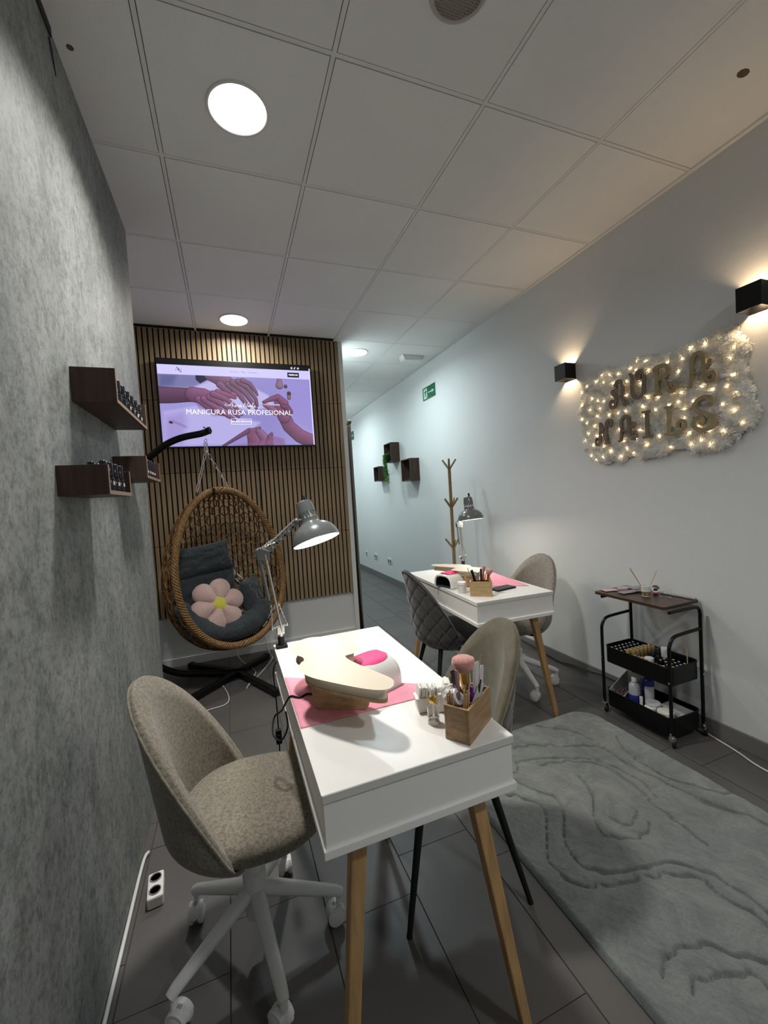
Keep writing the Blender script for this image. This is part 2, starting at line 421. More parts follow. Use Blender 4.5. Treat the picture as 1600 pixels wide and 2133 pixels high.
limb([(190, 662), (205, 668)], [10, 7], (96, 46, 68))
poly([(1150, 240), (1510, 260), (1540, 760), (1330, 640), (1200, 420)], (150, 140, 206), .05)
# upper hand
limb([(520, 215), (600, 240), (680, 270), (720, 300)], [45, 62, 60, 50], SK)
for pts, r in [([(620, 300), (680, 350), (760, 395)], [36, 30, 20]), ([(700, 300), (790, 380), (880, 500), (895, 520)], [34, 26, 20, 13]),
               ([(740, 280), (840, 360), (940, 490), (965, 525)], [34, 26, 20, 13]), ([(790, 270), (880, 330), (960, 440), (975, 500)], [30, 24, 18, 12]), ([(830, 262), (900, 290), (960, 370), (975, 400)], [24, 20, 16, 10])]:
    limb(pts, r, SK)
limb([(735, 385), (765, 398)], [18, 16], (172, 109, 147))
# lower left hand with forearm
limb([(80, 400), (200, 402), (330, 400), (460, 400)], [78, 74, 66, 62], SKD)
limb([(380, 395), (470, 410), (560, 440)], [72, 74, 60], (140, 91, 129))
limb([(600, 370), (690, 400), (760, 425)], [28, 24, 16], (160, 96, 135))
for pts, r in [([(430, 440), (520, 520), (600, 570), (655, 590)], [34, 28, 20, 10]), ([(480, 440), (600, 530), (700, 600), (760, 638)], [36, 28, 22, 12]),
               ([(530, 420), (650, 490), (740, 560), (800, 610)], [36, 28, 22, 12]), ([(560, 390), (680, 440), (760, 510), (825, 590)], [34, 26, 20, 12])]:
    limb(pts, r, (149, 98, 137))
poly([(400, 460), (470, 470), (640, 600), (560, 600), (430, 520)], (96, 60, 98), .02, .35)
# right hand with tool
limb([(1540, 850), (1400, 790), (1290, 700), (1240, 600)], [75, 72, 66, 64], (139, 89, 127))
limb([(1240, 610), (1210, 540), (1200, 480)], [64, 66, 56], (147, 96, 135))
limb([(1240, 480), (1180, 420), (1110, 440), (1035, 468)], [46, 30, 24, 12], (145, 93, 132))
limb([(1290, 560), (1270, 520), (1230, 510)], [40, 34, 24], (132, 81, 119))
limb([(1150, 560), (1100, 520), (1045, 495)], [38, 30, 18], (160, 106, 143))
limb([(1000, 492), (1190, 497)], [3, 9], (215, 205, 235), dark=.9)
# lower hand
limb([(660, 890), (800, 800), (900, 740)], [10, 18, 24], (132, 85, 125))
limb([(960, 870), (930, 800), (930, 750), (1000, 715)], [80, 52, 34, 12], (145, 93, 131))
limb([(1060, 880), (1060, 830), (1010, 770), (990, 750)], [80, 50, 40, 28], (154, 107, 148))
limb([(1090, 860), (1100, 800), (1115, 770)], [36, 26, 14], (145, 91, 129))
poly([(760, 880), (1250, 880), (1240, 820), (1130, 790), (1100, 830), (930, 860)], (132, 88, 132), .02, .6)
# bottles
limb([(1195, 250), (1195, 310)], [20, 38], (167, 130, 161)); limb([(1258, 318), (1258, 322)], [16, 16], (110, 90, 100))
limb([(1292, 385), (1292, 430)], [19, 17], (150, 125, 130)); limb([(1290, 385), (1294, 386)], [16, 16], (96, 74, 80))
# page chrome
v_nav0, v_nav1 = .062, .172
img[(V < v_nav0)] = (8, 8, 14)
nm = (V >= v_nav0) & (V < v_nav1); img[nm] = (205, 200, 246)
img[(U > ASP * .991) & (V > .03)] = (215, 212, 250)
img = np.clip(img, 0, 255) / 255
lin = np.where(img <= .04045, img / 12.92, ((img + .055) / 1.055) ** 2.4)
me = bpy.data.meshes.new('screen')
gx_ = np.linspace(sx0, sx1, W_ + 1); gz_ = np.linspace(sz1, sz0, H_ + 1)
ZZ, XX = np.meshgrid(gz_, gx_, indexing='ij')
vs = np.stack([XX.ravel(), np.full(XX.size, -.0008), ZZ.ravel()], 1)
ii, jj = np.mgrid[0:H_, 0:W_]; a0 = (ii * (W_ + 1) + jj).ravel()
fs = np.stack([a0, a0 + W_ + 1, a0 + W_ + 2, a0 + 1], 1)
me.from_pydata(vs.tolist(), [], fs.tolist())
ca = me.color_attributes.new('picture', 'FLOAT_COLOR', 'CORNER')
cc = np.repeat(np.concatenate([lin.reshape(-1, 3), np.ones((W_ * H_, 1))], 1), 4, axis=0)
ca.data.foreach_set('color', cc.ravel().astype(np.float32))
mm = bpy.data.materials.new('lit_screen'); mm.use_nodes = True; nt = mm.node_tree; b = nt.nodes['Principled BSDF']
at = nt.nodes.new('ShaderNodeVertexColor'); at.layer_name = 'picture'
b.inputs['Base Color'].default_value = (.01, .01, .01, 1); b.inputs['Roughness'].default_value = .25
nt.links.new(at.outputs[0], b.inputs['Emission Color']); b.inputs['Emission Strength'].default_value = 0.88
me.materials.append(mm); so = bpy.data.objects.new('screen', me); COL.objects.link(so); so.parent = t
def text_mb(txt, size, ext=0.0, spacing=1.0, shear=0, bold=0.0):
    cu = bpy.data.curves.new('txt', 'FONT'); cu.body = txt; cu.size = size; cu.align_x = 'CENTER'; cu.align_y = 'CENTER'
    cu.extrude = ext; cu.space_character = spacing; cu.shear = shear; cu.offset = bold; cu.resolution_u = 3
    o = bpy.data.objects.new('txt', cu); COL.objects.link(o)
    dg = bpy.context.evaluated_depsgraph_get(); dg.update(); e = o.evaluated_get(dg); me_ = e.to_mesh()
    mb = MB().add([tuple(v.co) for v in me_.vertices], [tuple(p.vertices) for p in me_.polygons])
    e.to_mesh_clear(); bpy.data.objects.remove(o); bpy.data.curves.remove(cu)
    return mb
M_scrW = mat('screen_white', (0, 0, 0), .5, emit=((.95, .93, 1.0), 1.0)); M_scrK = mat('screen_black', (0, 0, 0), .4, emit=((.01, .01, .02), 1.0))
M_scrG = mat('screen_grey', (0, 0, 0), .5, emit=((.2, .2, .33), 1.0))
def scr(u, v): return (sx0 + (sx1 - sx0) * u, sz1 - (sz1 - sz0) * v)
def scr_text(txt, u, v, size, m_, name, bold=0, spacing=1.0, dy=-.0025):
    x, z = scr(u, v); mb = text_mb(txt, size, 0, spacing, 0, bold)
    o = MB().add([(x + a, dy, z + b_) for a, b_, c in mb.v], mb.f).build(name, m_, so, merge=False); return o
def scr_rect(mb, u0, v0, u1, v1, dy=-.002):
    x0, z0 = scr(u0, v0); x1, z1 = scr(u1, v1)
    return mb.add([(x0, dy, z0), (x1, dy, z0), (x1, dy, z1), (x0, dy, z1)], [(0, 1, 2, 3)])
hm_ = text_mb('MANICURA RUSA PROFESIONAL', .060); hx_, hz_ = scr(.5, .60)
cen = sorted((sum(hm_.v[i][0] for i in f_) / len(f_), k_) for k_, f_ in enumerate(hm_.f)); words = [[cen[0][1]]]; ext_ = max(hm_.v[i][0] for i in hm_.f[cen[0][1]])
for c_, k_ in cen[1:]:
    lo_ = min(hm_.v[i][0] for i in hm_.f[k_])
    if lo_ - ext_ > .0105: words.append([])
    words[-1].append(k_); ext_ = max(ext_, max(hm_.v[i][0] for i in hm_.f[k_]))
for wd_ in words: MB().add([(hx_ + a, -.0025, hz_ + b_) for a, b_, c in hm_.v], [hm_.f[k_] for k_ in wd_]).build('headline_word', M_scrW, so)
scr_text('VER MÁS SERVICIOS', .497, .708, .019, M_scrW, 'button_text', .0004)
mb = MB()
for a in [(.43, .675, .565, .679), (.43, .738, .565, .742), (.43, .675, .4325, .742), (.5625, .675, .565, .742)]: scr_rect(mb, *a)
mb.build('button_outline', M_scrW, so, merge=False)
scr_text('Inicio', .412, .112, .019, mat('screen_lilac', (0, 0, 0), .5, emit=((.5, .42, .68), 1)), 'menu_word')
scr_text('Servicios', .475, .112, .020, M_scrG, 'menu_word'); scr_text('Blog', .535, .112, .020, M_scrG, 'menu_word'); scr_text('Contacto', .594, .112, .020, M_scrG, 'menu_word')
mb = MB(); scr_rect(mb, .835, .09, .918, .15); mb.build('book_button', M_scrK, so, merge=False)
scr_text('RESERVAR', .877, .12, .018, M_scrW, 'button_text', .0006, dy=-.003)
# logo AN in thin strokes, script title
def stroke2(mb, pts, wd, dy, k=5):
    P = smoothpts([(p[0], p[1], 0) for p in pts], k); vs = []; 
    for i, p in enumerate(P):
        a = P[max(i - 1, 0)]; b_ = P[min(i + 1, len(P) - 1)]; d = (b_ - a); L_ = math.hypot(d.x, d.y) or 1
        nx, ny = -d.y / L_ * wd / 2, d.x / L_ * wd / 2; vs += [(p.x + nx, dy, p.y + ny), (p.x - nx, dy, p.y - ny)]
    mb.add(vs, [(2 * i, 2 * i + 1, 2 * i + 3, 2 * i + 2) for i in range(len(P) - 1)])
mb = MB(); lx, lz = scr(.125, .115)
for st, wd in [([(-.022, -.012), (-.008, .022)], .0016), ([(-.008, .022), (.004, -.008)], .0045), ([(-.018, -.002), (0, -.002)], .0014), ([(.002, -.02), (.004, .010)], .0014), ([(.004, .012), (.020, -.022)], .0045), ([(.020, -.022), (.024, .012)], .0014)]:
    stroke2(mb, [(lx + a, lz + b_) for a, b_ in st], wd, -.0025, 1)
mb.build('logo', M_scrK, so, merge=False)
mb = MB(); cx_, cz_ = scr(.505, .515)
SCR = [[(-.115, .012), (-.128, .004), (-.12, -.004), (-.1, 0), (-.08, .012), (-.068, .026), (-.07, .008), (-.074, -.012)], [(-.1, .0), (-.08, .002), (-.062, .004)],
       [(-.062, .004), (-.064, -.008), (-.054, -.01), (-.046, .004), (-.047, -.01), (-.04, -.008)], [(-.04, -.008), (-.034, .006), (-.028, .004), (-.028, -.008), (-.02, -.006)],
       [(-.004, .004), (-.014, .002), (-.018, -.008), (-.010, -.010), (-.004, .002), (-.003, -.010), (.004, -.007)],
       [(.014, -.014), (.022, .006), (.028, .020), (.032, 0), (.04, -.012), (.048, .008), (.058, .024)], [(.062, -.0), (.054, .002), (.052, -.01), (.060, -.008), (.064, .002), (.064, -.01), (.07, -.006)],
       [(.07, -.006), (.076, .004), (.075, -.009), (.082, -.006)], [(.082, -.006), (.096, .018), (.092, .020), (.088, -.006), (.096, -.008)], [(.096, -.008), (.106, .002), (.104, -.008), (.096, -.012), (.116, -.008)]]
for st in SCR: stroke2(mb, [(cx_ + a * 1.05, cz_ + b_ * 1.15) for a, b_ in st], .0028, -.0025, 5)
mb.build('script_title', M_scrW, so, merge=False)
mb = MB()                                             # three small social icons in the header
for u in (.868,): 
    for a in [(u - .006, .022, u + .006, .026), (u - .006, .042, u + .006, .046), (u - .006, .022, u - .004, .046), (u + .004, .022, u + .006, .046), (u - .002, .03, u + .002, .038)]: scr_rect(mb, *a)
for a in [(.889, .02, .892, .044), (.884, .036, .892, .046), (.892, .022, .897, .028)]: scr_rect(mb, *a)
ix, iz = scr(.914, .034)
ring = []
for k_ in range(16):
    a = 2 * pi * k_ / 16; ring += [(ix + .009 * math.cos(a), -.002, iz + .009 * math.sin(a)), (ix + .0065 * math.cos(a), -.002, iz + .0065 * math.sin(a))]
mb.add(ring, [(2 * i, 2 * i + 1, (2 * i + 3) % 32, (2 * i + 2) % 32) for i in range(16)])
scr_rect(mb, .911, .031, .917, .037)
mb.build('social_icons', M_scrW, so, merge=False)
tag(MB().tube(smoothpts([(.25, SY - .03, 1.86), (.27, SY - .03, 1.6), (.26, SY - .03, 1.2)], 5), .003, 6).build('television_cable', M_blackm, smooth=60), 'thin black cable hanging down the slatted wall below the television', 'cable')

# ------------------------------------------------------------------ wall sconces
M_led = mat('warm_led', (1, .8, .6), .5, emit=((1.0, .62, .30), 30))
def sconce(y, label):
    z0, z1 = 2.045, 2.15; t = thing('wall_sconce', label, 'wall lamp', (WX, y, (z0 + z1) / 2))
    d = .093; hw = .047; hz = .052; th = .004
    m_ = MB().bb(-d, -d + th, -hw, hw, -hz, hz).bb(-d, 0, -hw, -hw + th, -hz, hz).bb(-d, 0, hw - th, hw, -hz, hz).bb(-th, -.0005, -hw, hw, -hz, hz)
    m_.build('housing', M_black, t, bevel=.001)
    MB().bb(-.07, -.012, -hw + .008, hw - .008, -.006, .006).build('led_block', mat('copper_plate', (.5, .3, .2), .4, .5), t)
    for s_ in (1, -1): MB().box((-.04, 0, s_ * .0075), (.02, .03, .002)).build('led', M_led, t)
    for s_ in (1, -1):
        l = bpy.data.lights.new('sconce_lamp', 'AREA'); l.shape = 'RECTANGLE'; l.size = .02; l.size_y = .03; l.energy = SCE; l.color = (1.0, .70, .42)
        o = bpy.data.objects.new('sconce_lamp', l); COL.objects.link(o); o.parent = t; o.location = (-.04, 0, s_ * .010); o.rotation_euler = (pi if s_ > 0 else 0, 0, 0)
SCE = .65
sconce(2.197, 'black box wall lamp left of the fluffy illuminated sign')
sconce(1.117, 'black box wall lamp at the right edge of the view above the fluffy sign')

# ------------------------------------------------------------------ fluffy panel, fairy lights, letters   (wall frame: a = -y, b = z)
OUT = [(2.10, 2.0), (1.93, 2.035), (1.80, 2.02), (1.68, 2.03), (1.57, 2.0), (1.49, 2.01), (1.35, 2.02), (1.22, 2.03), (1.16, 1.95), (1.165, 1.85), (1.15, 1.76), (1.12, 1.64), (1.13, 1.53), (1.28, 1.47), (1.43, 1.47), (1.58, 1.46), (1.7, 1.46), (1.91, 1.445), (2.04, 1.47), (2.09, 1.53), (2.10, 1.68), (2.13, 1.81)]
Oy = np.array([p[0] for p in OUT]); Oz = np.array([p[1] for p in OUT])
def sdist(y, z):
    ins = False; d = 1e9; n = len(OUT)
    for i in range(n):
        x1, y1 = OUT[i]; x2, y2 = OUT[(i + 1) % n]; L2 = (x2 - x1) ** 2 + (y2 - y1) ** 2
        t_ = max(0, min(1, ((y - x1) * (x2 - x1) + (z - y1) * (y2 - y1)) / L2)); d = min(d, math.hypot(y - x1 - t_ * (x2 - x1), z - y1 - t_ * (y2 - y1)))
        if (y1 > z) != (y2 > z) and y < (x2 - x1) * (z - y1) / (y2 - y1) + x1: ins = not ins
    return d if ins else -d
def fluff_h(y, z):
    d = sdist(y, z) + .025 * noise.noise((y * 14, z * 14, 1))
    if d <= 0: return 0
    e = min(d / .05, 1) ** .5
    return e * (.030 + .018 * noise.noise((y * 18, z * 18, 3)) + .010 * noise.noise((y * 45, z * 45, 5)))
M_fluff = mat('white_cotton_fluff', (.80, .785, .74), .95, sheen=.5, noise_=(22, .14), bump=(160, .8), sub=.25)
t = thing('fluffy_wall_panel', 'white fluffy cotton cloud panel on the right wall behind wooden letters', 'wall panel', (WX, 1.62, 1.74))
mb = MB(); NY, NZ = 120, 72; idx = {}; ys = np.linspace(1.08, 2.17, NY); zs = np.linspace(1.41, 2.07, NZ)
for i in range(NY):
    for j in range(NZ):
        h_ = fluff_h(ys[i], zs[j])
        if h_ > 0: idx[(i, j)] = len(mb.v); mb.v.append((-h_, ys[i] - 1.62, zs[j] - 1.74))
for i in range(NY - 1):
    for j in range(NZ - 1):
        k4 = [(i, j), (i + 1, j), (i + 1, j + 1), (i, j + 1)]
        if all(k_ in idx for k_ in k4): mb.f.append(tuple(idx[k_] for k_ in k4))
mb.build('cotton_base', M_fluff, t, smooth=180, merge=False)
fb = MB(); rnd = random.Random(3); cnt = 0
while cnt < 15000:
    y = rnd.uniform(1.1, 2.15); z = rnd.uniform(1.43, 2.05); h_ = fluff_h(y, z)
    if h_ <= 0: continue
    cnt += 1
    a = noise.noise((y * 9, z * 9, 7)) * 7 + rnd.uniform(-1.0, 1.0); L_ = rnd.uniform(.012, .034); out = rnd.uniform(.25, .8) * L_
    dy, dz = math.cos(a) * L_, math.sin(a) * L_; wy, wz = -math.sin(a) * .0011, math.cos(a) * .0011
    p0 = (-h_ + .003, y - 1.62, z - 1.74); p1 = (-h_ - out * .75, p0[1] + dy * .5, p0[2] + dz * .5); p2 = (-h_ - out * .6, p0[1] + dy, p0[2] + dz)
    n = len(fb.v)
    fb.v += [(p0[0], p0[1] + wy, p0[2] + wz), (p0[0], p0[1] - wy, p0[2] - wz), (p1[0], p1[1] + wy, p1[2] + wz), (p1[0], p1[1] - wy, p1[2] - wz), p2]
    fb.f += [(n, n + 1, n + 3, n + 2), (n + 2, n + 3, n + 4)]
fo = fb.build('cotton_fibres', M_fluff, t, merge=False); fo['kind'] = 'stuff'
t = thing('fairy_lights', 'string of tiny warm white fairy lights tucked into the fluffy wall panel', 'string lights', (WX, 1.62, 1.74))
M_bulb = mat('fairy_bulb', (1, .9, .6), .5, emit=((1.0, .70, .34), 34))
rnd = random.Random(11); pts = []; tries = 0
while len(pts) < 92 and tries < 6000:
    tries += 1; y = rnd.uniform(1.12, 2.12); z = rnd.uniform(1.46, 2.03)
    if sdist(y, z) < .018: continue
    if any(math.hypot(y - a, z - b_) < .045 for a, b_ in pts): continue
    if 1.3 < y < 1.9 and (1.80 < z < 1.91 or 1.585 < z < 1.70) and rnd.random() < .7: continue
    pts.append((y, z))
bm0 = MB().sphere((0, 0, 0), .0030, 6, 4).build('bulb', M_bulb, t)
for i, (y, z) in enumerate(pts):
    loc = (-fluff_h(y, z) - .006, y - 1.62, z - 1.74)
    if i == 0: bm0.location = loc
    else: inst('bulb', bm0.data, t, loc)
pts.sort(key=lambda p: (round(p[1] / .09), p[0] if int(round(p[1] / .09)) % 2 else -p[0]))
MB().tube([(-fluff_h(y, z) - .001, y - 1.62, z - 1.74) for y, z in pts], .0007, 4).build('wire', mat('silver_wire', (.6, .55, .45), .4, .6), t)
M_let = mat('mdf_letter', (.31, .235, .125), .6, noise_=(30, .15)); M_let2 = mat('dark_wood_letter', (.165, .118, .078), .6, noise_=(30, .15))
def spiral_end(): pass
LET = {
 'A': [[(0, .02), (.14, .05), (.2, .3), (.22, .78), (.32, .96), (.5, 1.0), (.62, .9), (.66, .6), (.68, .25), (.78, .06), (.95, .04), (1.04, .16), (.99, .29), (.87, .29), (.84, .19)], [(.2, .42), (.66, .42)], [(.66, .48), (.84, .56), (.92, .72)]],
 'U': [[(-.02, .98), (.10, .93), (.12, .3), (.25, .06), (.5, 0.0), (.74, .08), (.82, .4), (.84, .78), (.72, .98), (.52, .99), (.42, .86), (.5, .73), (.63, .77), (.6, .87)]],
 'R': [[(.2, .02), (.2, .98)], [(.04, .02), (.38, .02)], [(.03, .90), (.16, .97), (.4, 1.0), (.64, .95), (.74, .77), (.62, .58), (.3, .52)], [(.5, .54), (.64, .25), (.76, .06), (.94, .02), (1.04, .14), (1.0, .28), (.87, .28), (.85, .18)]],
 'N': [[(.0, .19), (.04, .27), (-.07, .23), (-.09, .09), (.02, .0), (.14, .08), (.2, .3), (.22, .97)], [(.22, .95), (.45, .5), (.64, .03)], [(.64, .02), (.64, .72), (.7, .94), (.88, .99), (.99, .87), (.9, .74), (.78, .79), (.82, .88)], [(.5, .02), (.8, .02)]],
 'I': [[(.4, .02), (.4, .98)], [(.18, .02), (.64, .02)], [(.18, .98), (.62, .98)]],
 'L': [[(.24, .02), (.26, .98)], [(.05, .98), (.5, .98)], [(.02, .02), (.6, .02), (.85, .07), (.96, .24), (.86, .39), (.7, .36), (.68, .24), (.77, .22)]],
 'S': [[(.60, .80), (.68, .73), (.79, .82), (.74, .95), (.52, 1.01), (.26, .93), (.16, .74), (.32, .57), (.6, .46), (.82, .3), (.8, .1), (.56, 0), (.28, .03), (.12, .18), (.18, .36), (.36, .41), (.48, .3), (.4, .19), (.32, .24)]]}
def letter(ch, y, z, hgt, wdt, label, mirror=False, m_=None, rot=0):
    mb = MB(); s_ = .13 * hgt
    for k_, st in enumerate(LET[ch]):
        P = smoothpts([((1 - p[0] if mirror else p[0]) * wdt - wdt / 2, (p[1] - .5) * hgt, 0) for p in st], 5 if len(st) > 2 else 1)
        th = .006 + .0004 * k_; n = len(P); vs = []
        for i, p in enumerate(P):
            a = P[max(i - 1, 0)]; b_ = P[min(i + 1, n - 1)]; d = b_ - a; L_ = d.length or 1
            end = min(i, n - 1 - i) / max(n - 1, 1); wv = s_ * (.62 + .38 * min(1, end * 5)) if n > 3 else s_
            if len(st) == 2 and k_ > 0 and st[0][1] == st[1][1]: wv = s_ * .62
            nx, ny = -d.y / L_ * wv / 2, d.x / L_ * wv / 2
            for sx_, tz in ((1, th), (1, -th), (-1, -th), (-1, th)): vs.append((p.x + nx * sx_, p.y + ny * sx_, tz))
        fs = [(4 * i + a, 4 * i + (a + 1) % 4, 4 * i + 4 + (a + 1) % 4, 4 * i + 4 + a) for i in range(n - 1) for a in range(4)] + [(0, 1, 2, 3), (4 * n - 1, 4 * n - 2, 4 * n - 3, 4 * n - 4)]
        mb.add(vs, fs)
    # letter frame: x -> world -y, y -> world z, z -> world -x
    M_ = Matrix(((0, 0, -1, 0), (-1, 0, 0, 0), (0, 1, 0, 0), (0, 0, 0, 1)))
    mb.v = [tuple(M_ @ Vector(v)) for v in mb.v]
    o = mb.build('wooden_letter', m_ or M_let, loc=(WX - .050, y, z), rot=(rot, 0, 0)); o['label'] = label; o['category'] = 'letter'; o['group'] = 'wooden letters on the fluffy panel'
letter('A', 1.795, 1.85, .15, .10, 'curly wooden letter A with a curl at lower left, first of the upper row', True, M_let2)
letter('U', 1.667, 1.872, .145, .10, 'curly wooden letter U with a spiral at its top right', m_=M_let2)
letter('R', 1.525, 1.86, .15, .115, 'curly wooden letter R in the middle of the upper row')
letter('A', 1.345, 1.86, .155, .12, 'curly wooden letter A, last of the upper row and nearest the right lamp')
letter('N', 1.90, 1.642, .14, .105, 'dark curly wooden letter N, first of the lower row', m_=M_let2)
letter('A', 1.75, 1.642, .14, .11, 'dark curly wooden letter A, second of the lower row', m_=M_let2)
letter('I', 1.612, 1.642, .145, .12, 'plain serifed wooden letter I in the middle of the lower row', m_=M_let2)
letter('L', 1.475, 1.64, .145, .11, 'curly wooden letter L, fourth of the lower row')
letter('S', 1.33, 1.64, .155, .13, 'curly wooden letter S, last of the lower row')

# ------------------------------------------------------------------ exit signs, outlets
M_green = mat('sign_green', (.0, .10, .045), .35); M_signw = mat('sign_pale', (.55, .78, .62), .5)
def exit_sign(y0, y1, z0, z1, label):
    t = thing('exit_sign', label, 'sign', (WX, (y0 + y1) / 2, (z0 + z1) / 2)); W2, H2 = (y1 - y0) / 2, (z1 - z0) / 2
    MB().box((-.003, 0, 0), (.005, 2 * W2, 2 * H2)).build('plate', M_green, t, bevel=.0008)
    def pl(mb, pts, k_=0):   # pts in sign units: u from left -1..1, v -1..1
        mb.add([(-.0062 - k_ * .0006, -a * W2, b_ * H2) for a, b_ in pts], [tuple(range(len(pts)))])
    mb = MB(); pl(mb, [(-.82, .78), (-.26, .78), (-.26, -.80), (-.82, -.80)]); mb.build('door_pictogram', M_signw, t, merge=False)
    mb = MB()
    pl(mb, [(-.52 + .07 * math.cos(a), .56 + .12 * math.sin(a)) for a in [i * pi / 4 for i in range(8)]], 1)
    for poly_ in [[(-.66, .38), (-.44, .44), (-.40, -.10), (-.58, -.10)], [(-.44, .40), (-.22, .18), (-.25, .08), (-.46, .26)], [(-.66, .36), (-.78, .10), (-.72, .06), (-.58, .3)],
                  [(-.58, -.08), (-.46, -.1), (-.42, -.46), (-.52, -.44)], [(-.52, -.42), (-.42, -.48), (-.30, -.72), (-.38, -.76)], [(-.58, -.06), (-.5, -.12), (-.66, -.44), (-.72, -.38)], [(-.72, -.36), (-.66, -.44), (-.84, -.52), (-.84, -.42)]]: pl(mb, poly_, 1)
    mb.build('running_figure', M_green, t, merge=False)
    mb = MB(); pl(mb, [(-.10, .05), (.5, .05), (.5, -.09), (-.10, -.09)]); pl(mb, [(.46, .26), (.86, -.02), (.46, -.30), (.56, -.02)]); mb.build('arrow', M_signw, t, merge=False)
exit_sign(4.117, 4.425, 2.427, 2.572, 'green emergency exit sign with running figure and arrow, nearer one')
exit_sign(7.33, 7.64, 2.42, 2.575, 'green emergency exit sign far down the corridor, half hidden by the curtain')
M_slot = mat('socket_grey', (.16, .16, .16), .6)
def outlet(y, n, label):
    t = thing('wall_outlet', label, 'outlet', (WX, y, .333), group='outlets low on the corridor wall')
    w2 = .04 * n
    MB().box((-.005, 0, 0), (.01, 2 * w2, .082)).build('cover_plate', M_whitep, t, bevel=.002)
    for k_ in range(n):
        c = -w2 + .04 + k_ * .08
        MB().lathe([(.024, 0), (.024, .004), (.020, .004), (.018, -.002), (0, -.002)], 16, Matrix.Translation((-.011, c, 0)) @ Matrix.Rotation(-pi / 2, 4, 'Y')).build('socket', M_slot, t)
outlet(6.985, 1, 'white single wall outlet nearest the curtain'); outlet(6.50, 2, 'white double wall outlet, middle of the three'); outlet(5.861, 2, 'white double wall outlet nearest the table')

# ------------------------------------------------------------------ box shelves and plant on the right wall
def box_shelf(y0, y1, z0, z1, d, label):
    t = thing('box_shelf', label, 'shelf', (WX, (y0 + y1) / 2, (z0 + z1) / 2), group='dark box shelves on the corridor wall')
    W2, H2 = (y1 - y0) / 2, (z1 - z0) / 2; th = .012
    MB().bb(-d, 0, -W2, W2, H2 - th, H2).build('top_board', M_walnut, t, bevel=.001); MB().bb(-d, 0, -W2, W2, -H2, -H2 + th).build('bottom_board', M_walnut, t, bevel=.001)
    for s_ in (1, -1): MB().bb(-d, 0, s_ * W2 - (th if s_ > 0 else 0), s_ * W2 + (0 if s_ > 0 else th), -H2 + th, H2 - th).build('side_board', M_walnut, t, bevel=.001)
box_shelf(4.64, 4.92, 1.505, 1.785, .13, 'dark wooden box shelf nearest the camera on the corridor wall')
box_shelf(5.24, 5.50, 1.80, 2.065, .13, 'dark wooden box shelf holding the trailing plant')
box_shelf(5.80, 6.02, 1.565, 1.785, .12, 'smallest dark wooden box shelf, farthest along the corridor wall')
t = thing('trailing_plant', 'green trailing artificial plant hanging out of a box shelf', 'plant', (WX - .1, 5.42, 1.86))
rnd = random.Random(5); M_leaf = mat('leaf_green', (.05, .24, .03), .5); M_leaf2 = mat('leaf_light', (.16, .40, .08), .5)
lv = MB(); lv2 = MB(); stm = MB()
for k_ in range(9):
    a = rnd.uniform(-.07, .07); b_ = rnd.uniform(-.03, .03); L_ = rnd.uniform(.28, .46); P = [(rnd.uniform(-.01, .03), a, .08)]
    for i in range(1, 9):
        f_ = i / 8; P.append((-.05 - .02 * math.sin(f_ * 3) + b_, a * (1 - f_ * .6) - .04 * f_ + rnd.uniform(-.008, .008), .09 - L_ * f_ ** 1.15))
    P = smoothpts(P, 3); stm.tube(P, .0015, 4)
    for i, p in enumerate(P[1:]):
        for r_ in range(4):
            a2 = rnd.uniform(0, 2 * pi); e = Vector((math.cos(a2), math.sin(a2), rnd.uniform(-.9, .1))).normalized() * rnd.uniform(.024, .042); s_ = e.cross(Vector((0, 0, 1))).normalized() * .007
            (lv2 if i > 19 or rnd.random() < .2 else lv).add([p, p + e * .5 + s_, p + e, p + e * .5 - s_ - Vector((0, 0, .002))], [(0, 1, 2, 3)])
stm.build('stem', M_leaf, t); lv.build('foliage', M_leaf, t, merge=False)['kind'] = 'stuff'; lv2.build('pale_foliage', M_leaf2, t, merge=False)['kind'] = 'stuff'
MB().lathe([(.03, -.05), (.042, .03), (.038, .03), (.03, -.02), (0, -.02)], 14).build('pot', M_blackm, t)

# ------------------------------------------------------------------ curtain in the corridor
t = thing('curtain', 'gathered taupe curtain with black lining hanging beside the slatted wall end', 'curtain', (XR + .05, 4.05, 0))
M_cur = fabric('taupe_curtain', (.13, .115, .095), (.17, .15, .125), 500); 
def curf(i, j):
    u = i / 50; z = 2.10 * (1 - j / 20)
    return (.028 * math.sin(u * 40) * (1 - .25 * j / 20) + .012 + (.01 * (j / 20)), u * .42 - .05, z)
MB().grid(51, 21, curf).build('cloth', M_cur, t, smooth=60)
def linf(i, j):
    f_ = j / 20; z = 1.52 * (1 - f_) + .0; return (-.02 + f_ * .055 * (i / 8) - .01, -.075 + .002 * math.sin(i), z)
MB().grid(9, 21, linf).build('lining', mat('black_lining', (.004, .004, .004), .95), t, smooth=60)
MB().tube([(0, -.10, 2.085), (0, .5, 2.085)], .011, 12).build('rod', M_blackm, t, smooth=60)
MB().lathe([(0, 0), (.02, .006), (.024, .02), (.014, .034), (0, .036)], 12, Matrix.Translation((0, -.1, 2.085)) @ Matrix.Rotation(pi / 2, 4, 'X')).build('finial', mat('bronze', (.12, .08, .05), .4, .7), t, smooth=60)
for k_ in range(3):
    MB().tube([(.020 * math.cos(a), -.06 + k_ * .12, 2.075 + .020 * math.sin(a)) for a in [i * pi / 8 for i in range(16)]], .003, 6, closed=True).build('ring', mat('cream_ring', (.6, .55, .45), .5), t, smooth=60)
MB().box((-.025, .1, 2.085), (.05, .02, .02)).build('bracket', M_blackm, t)

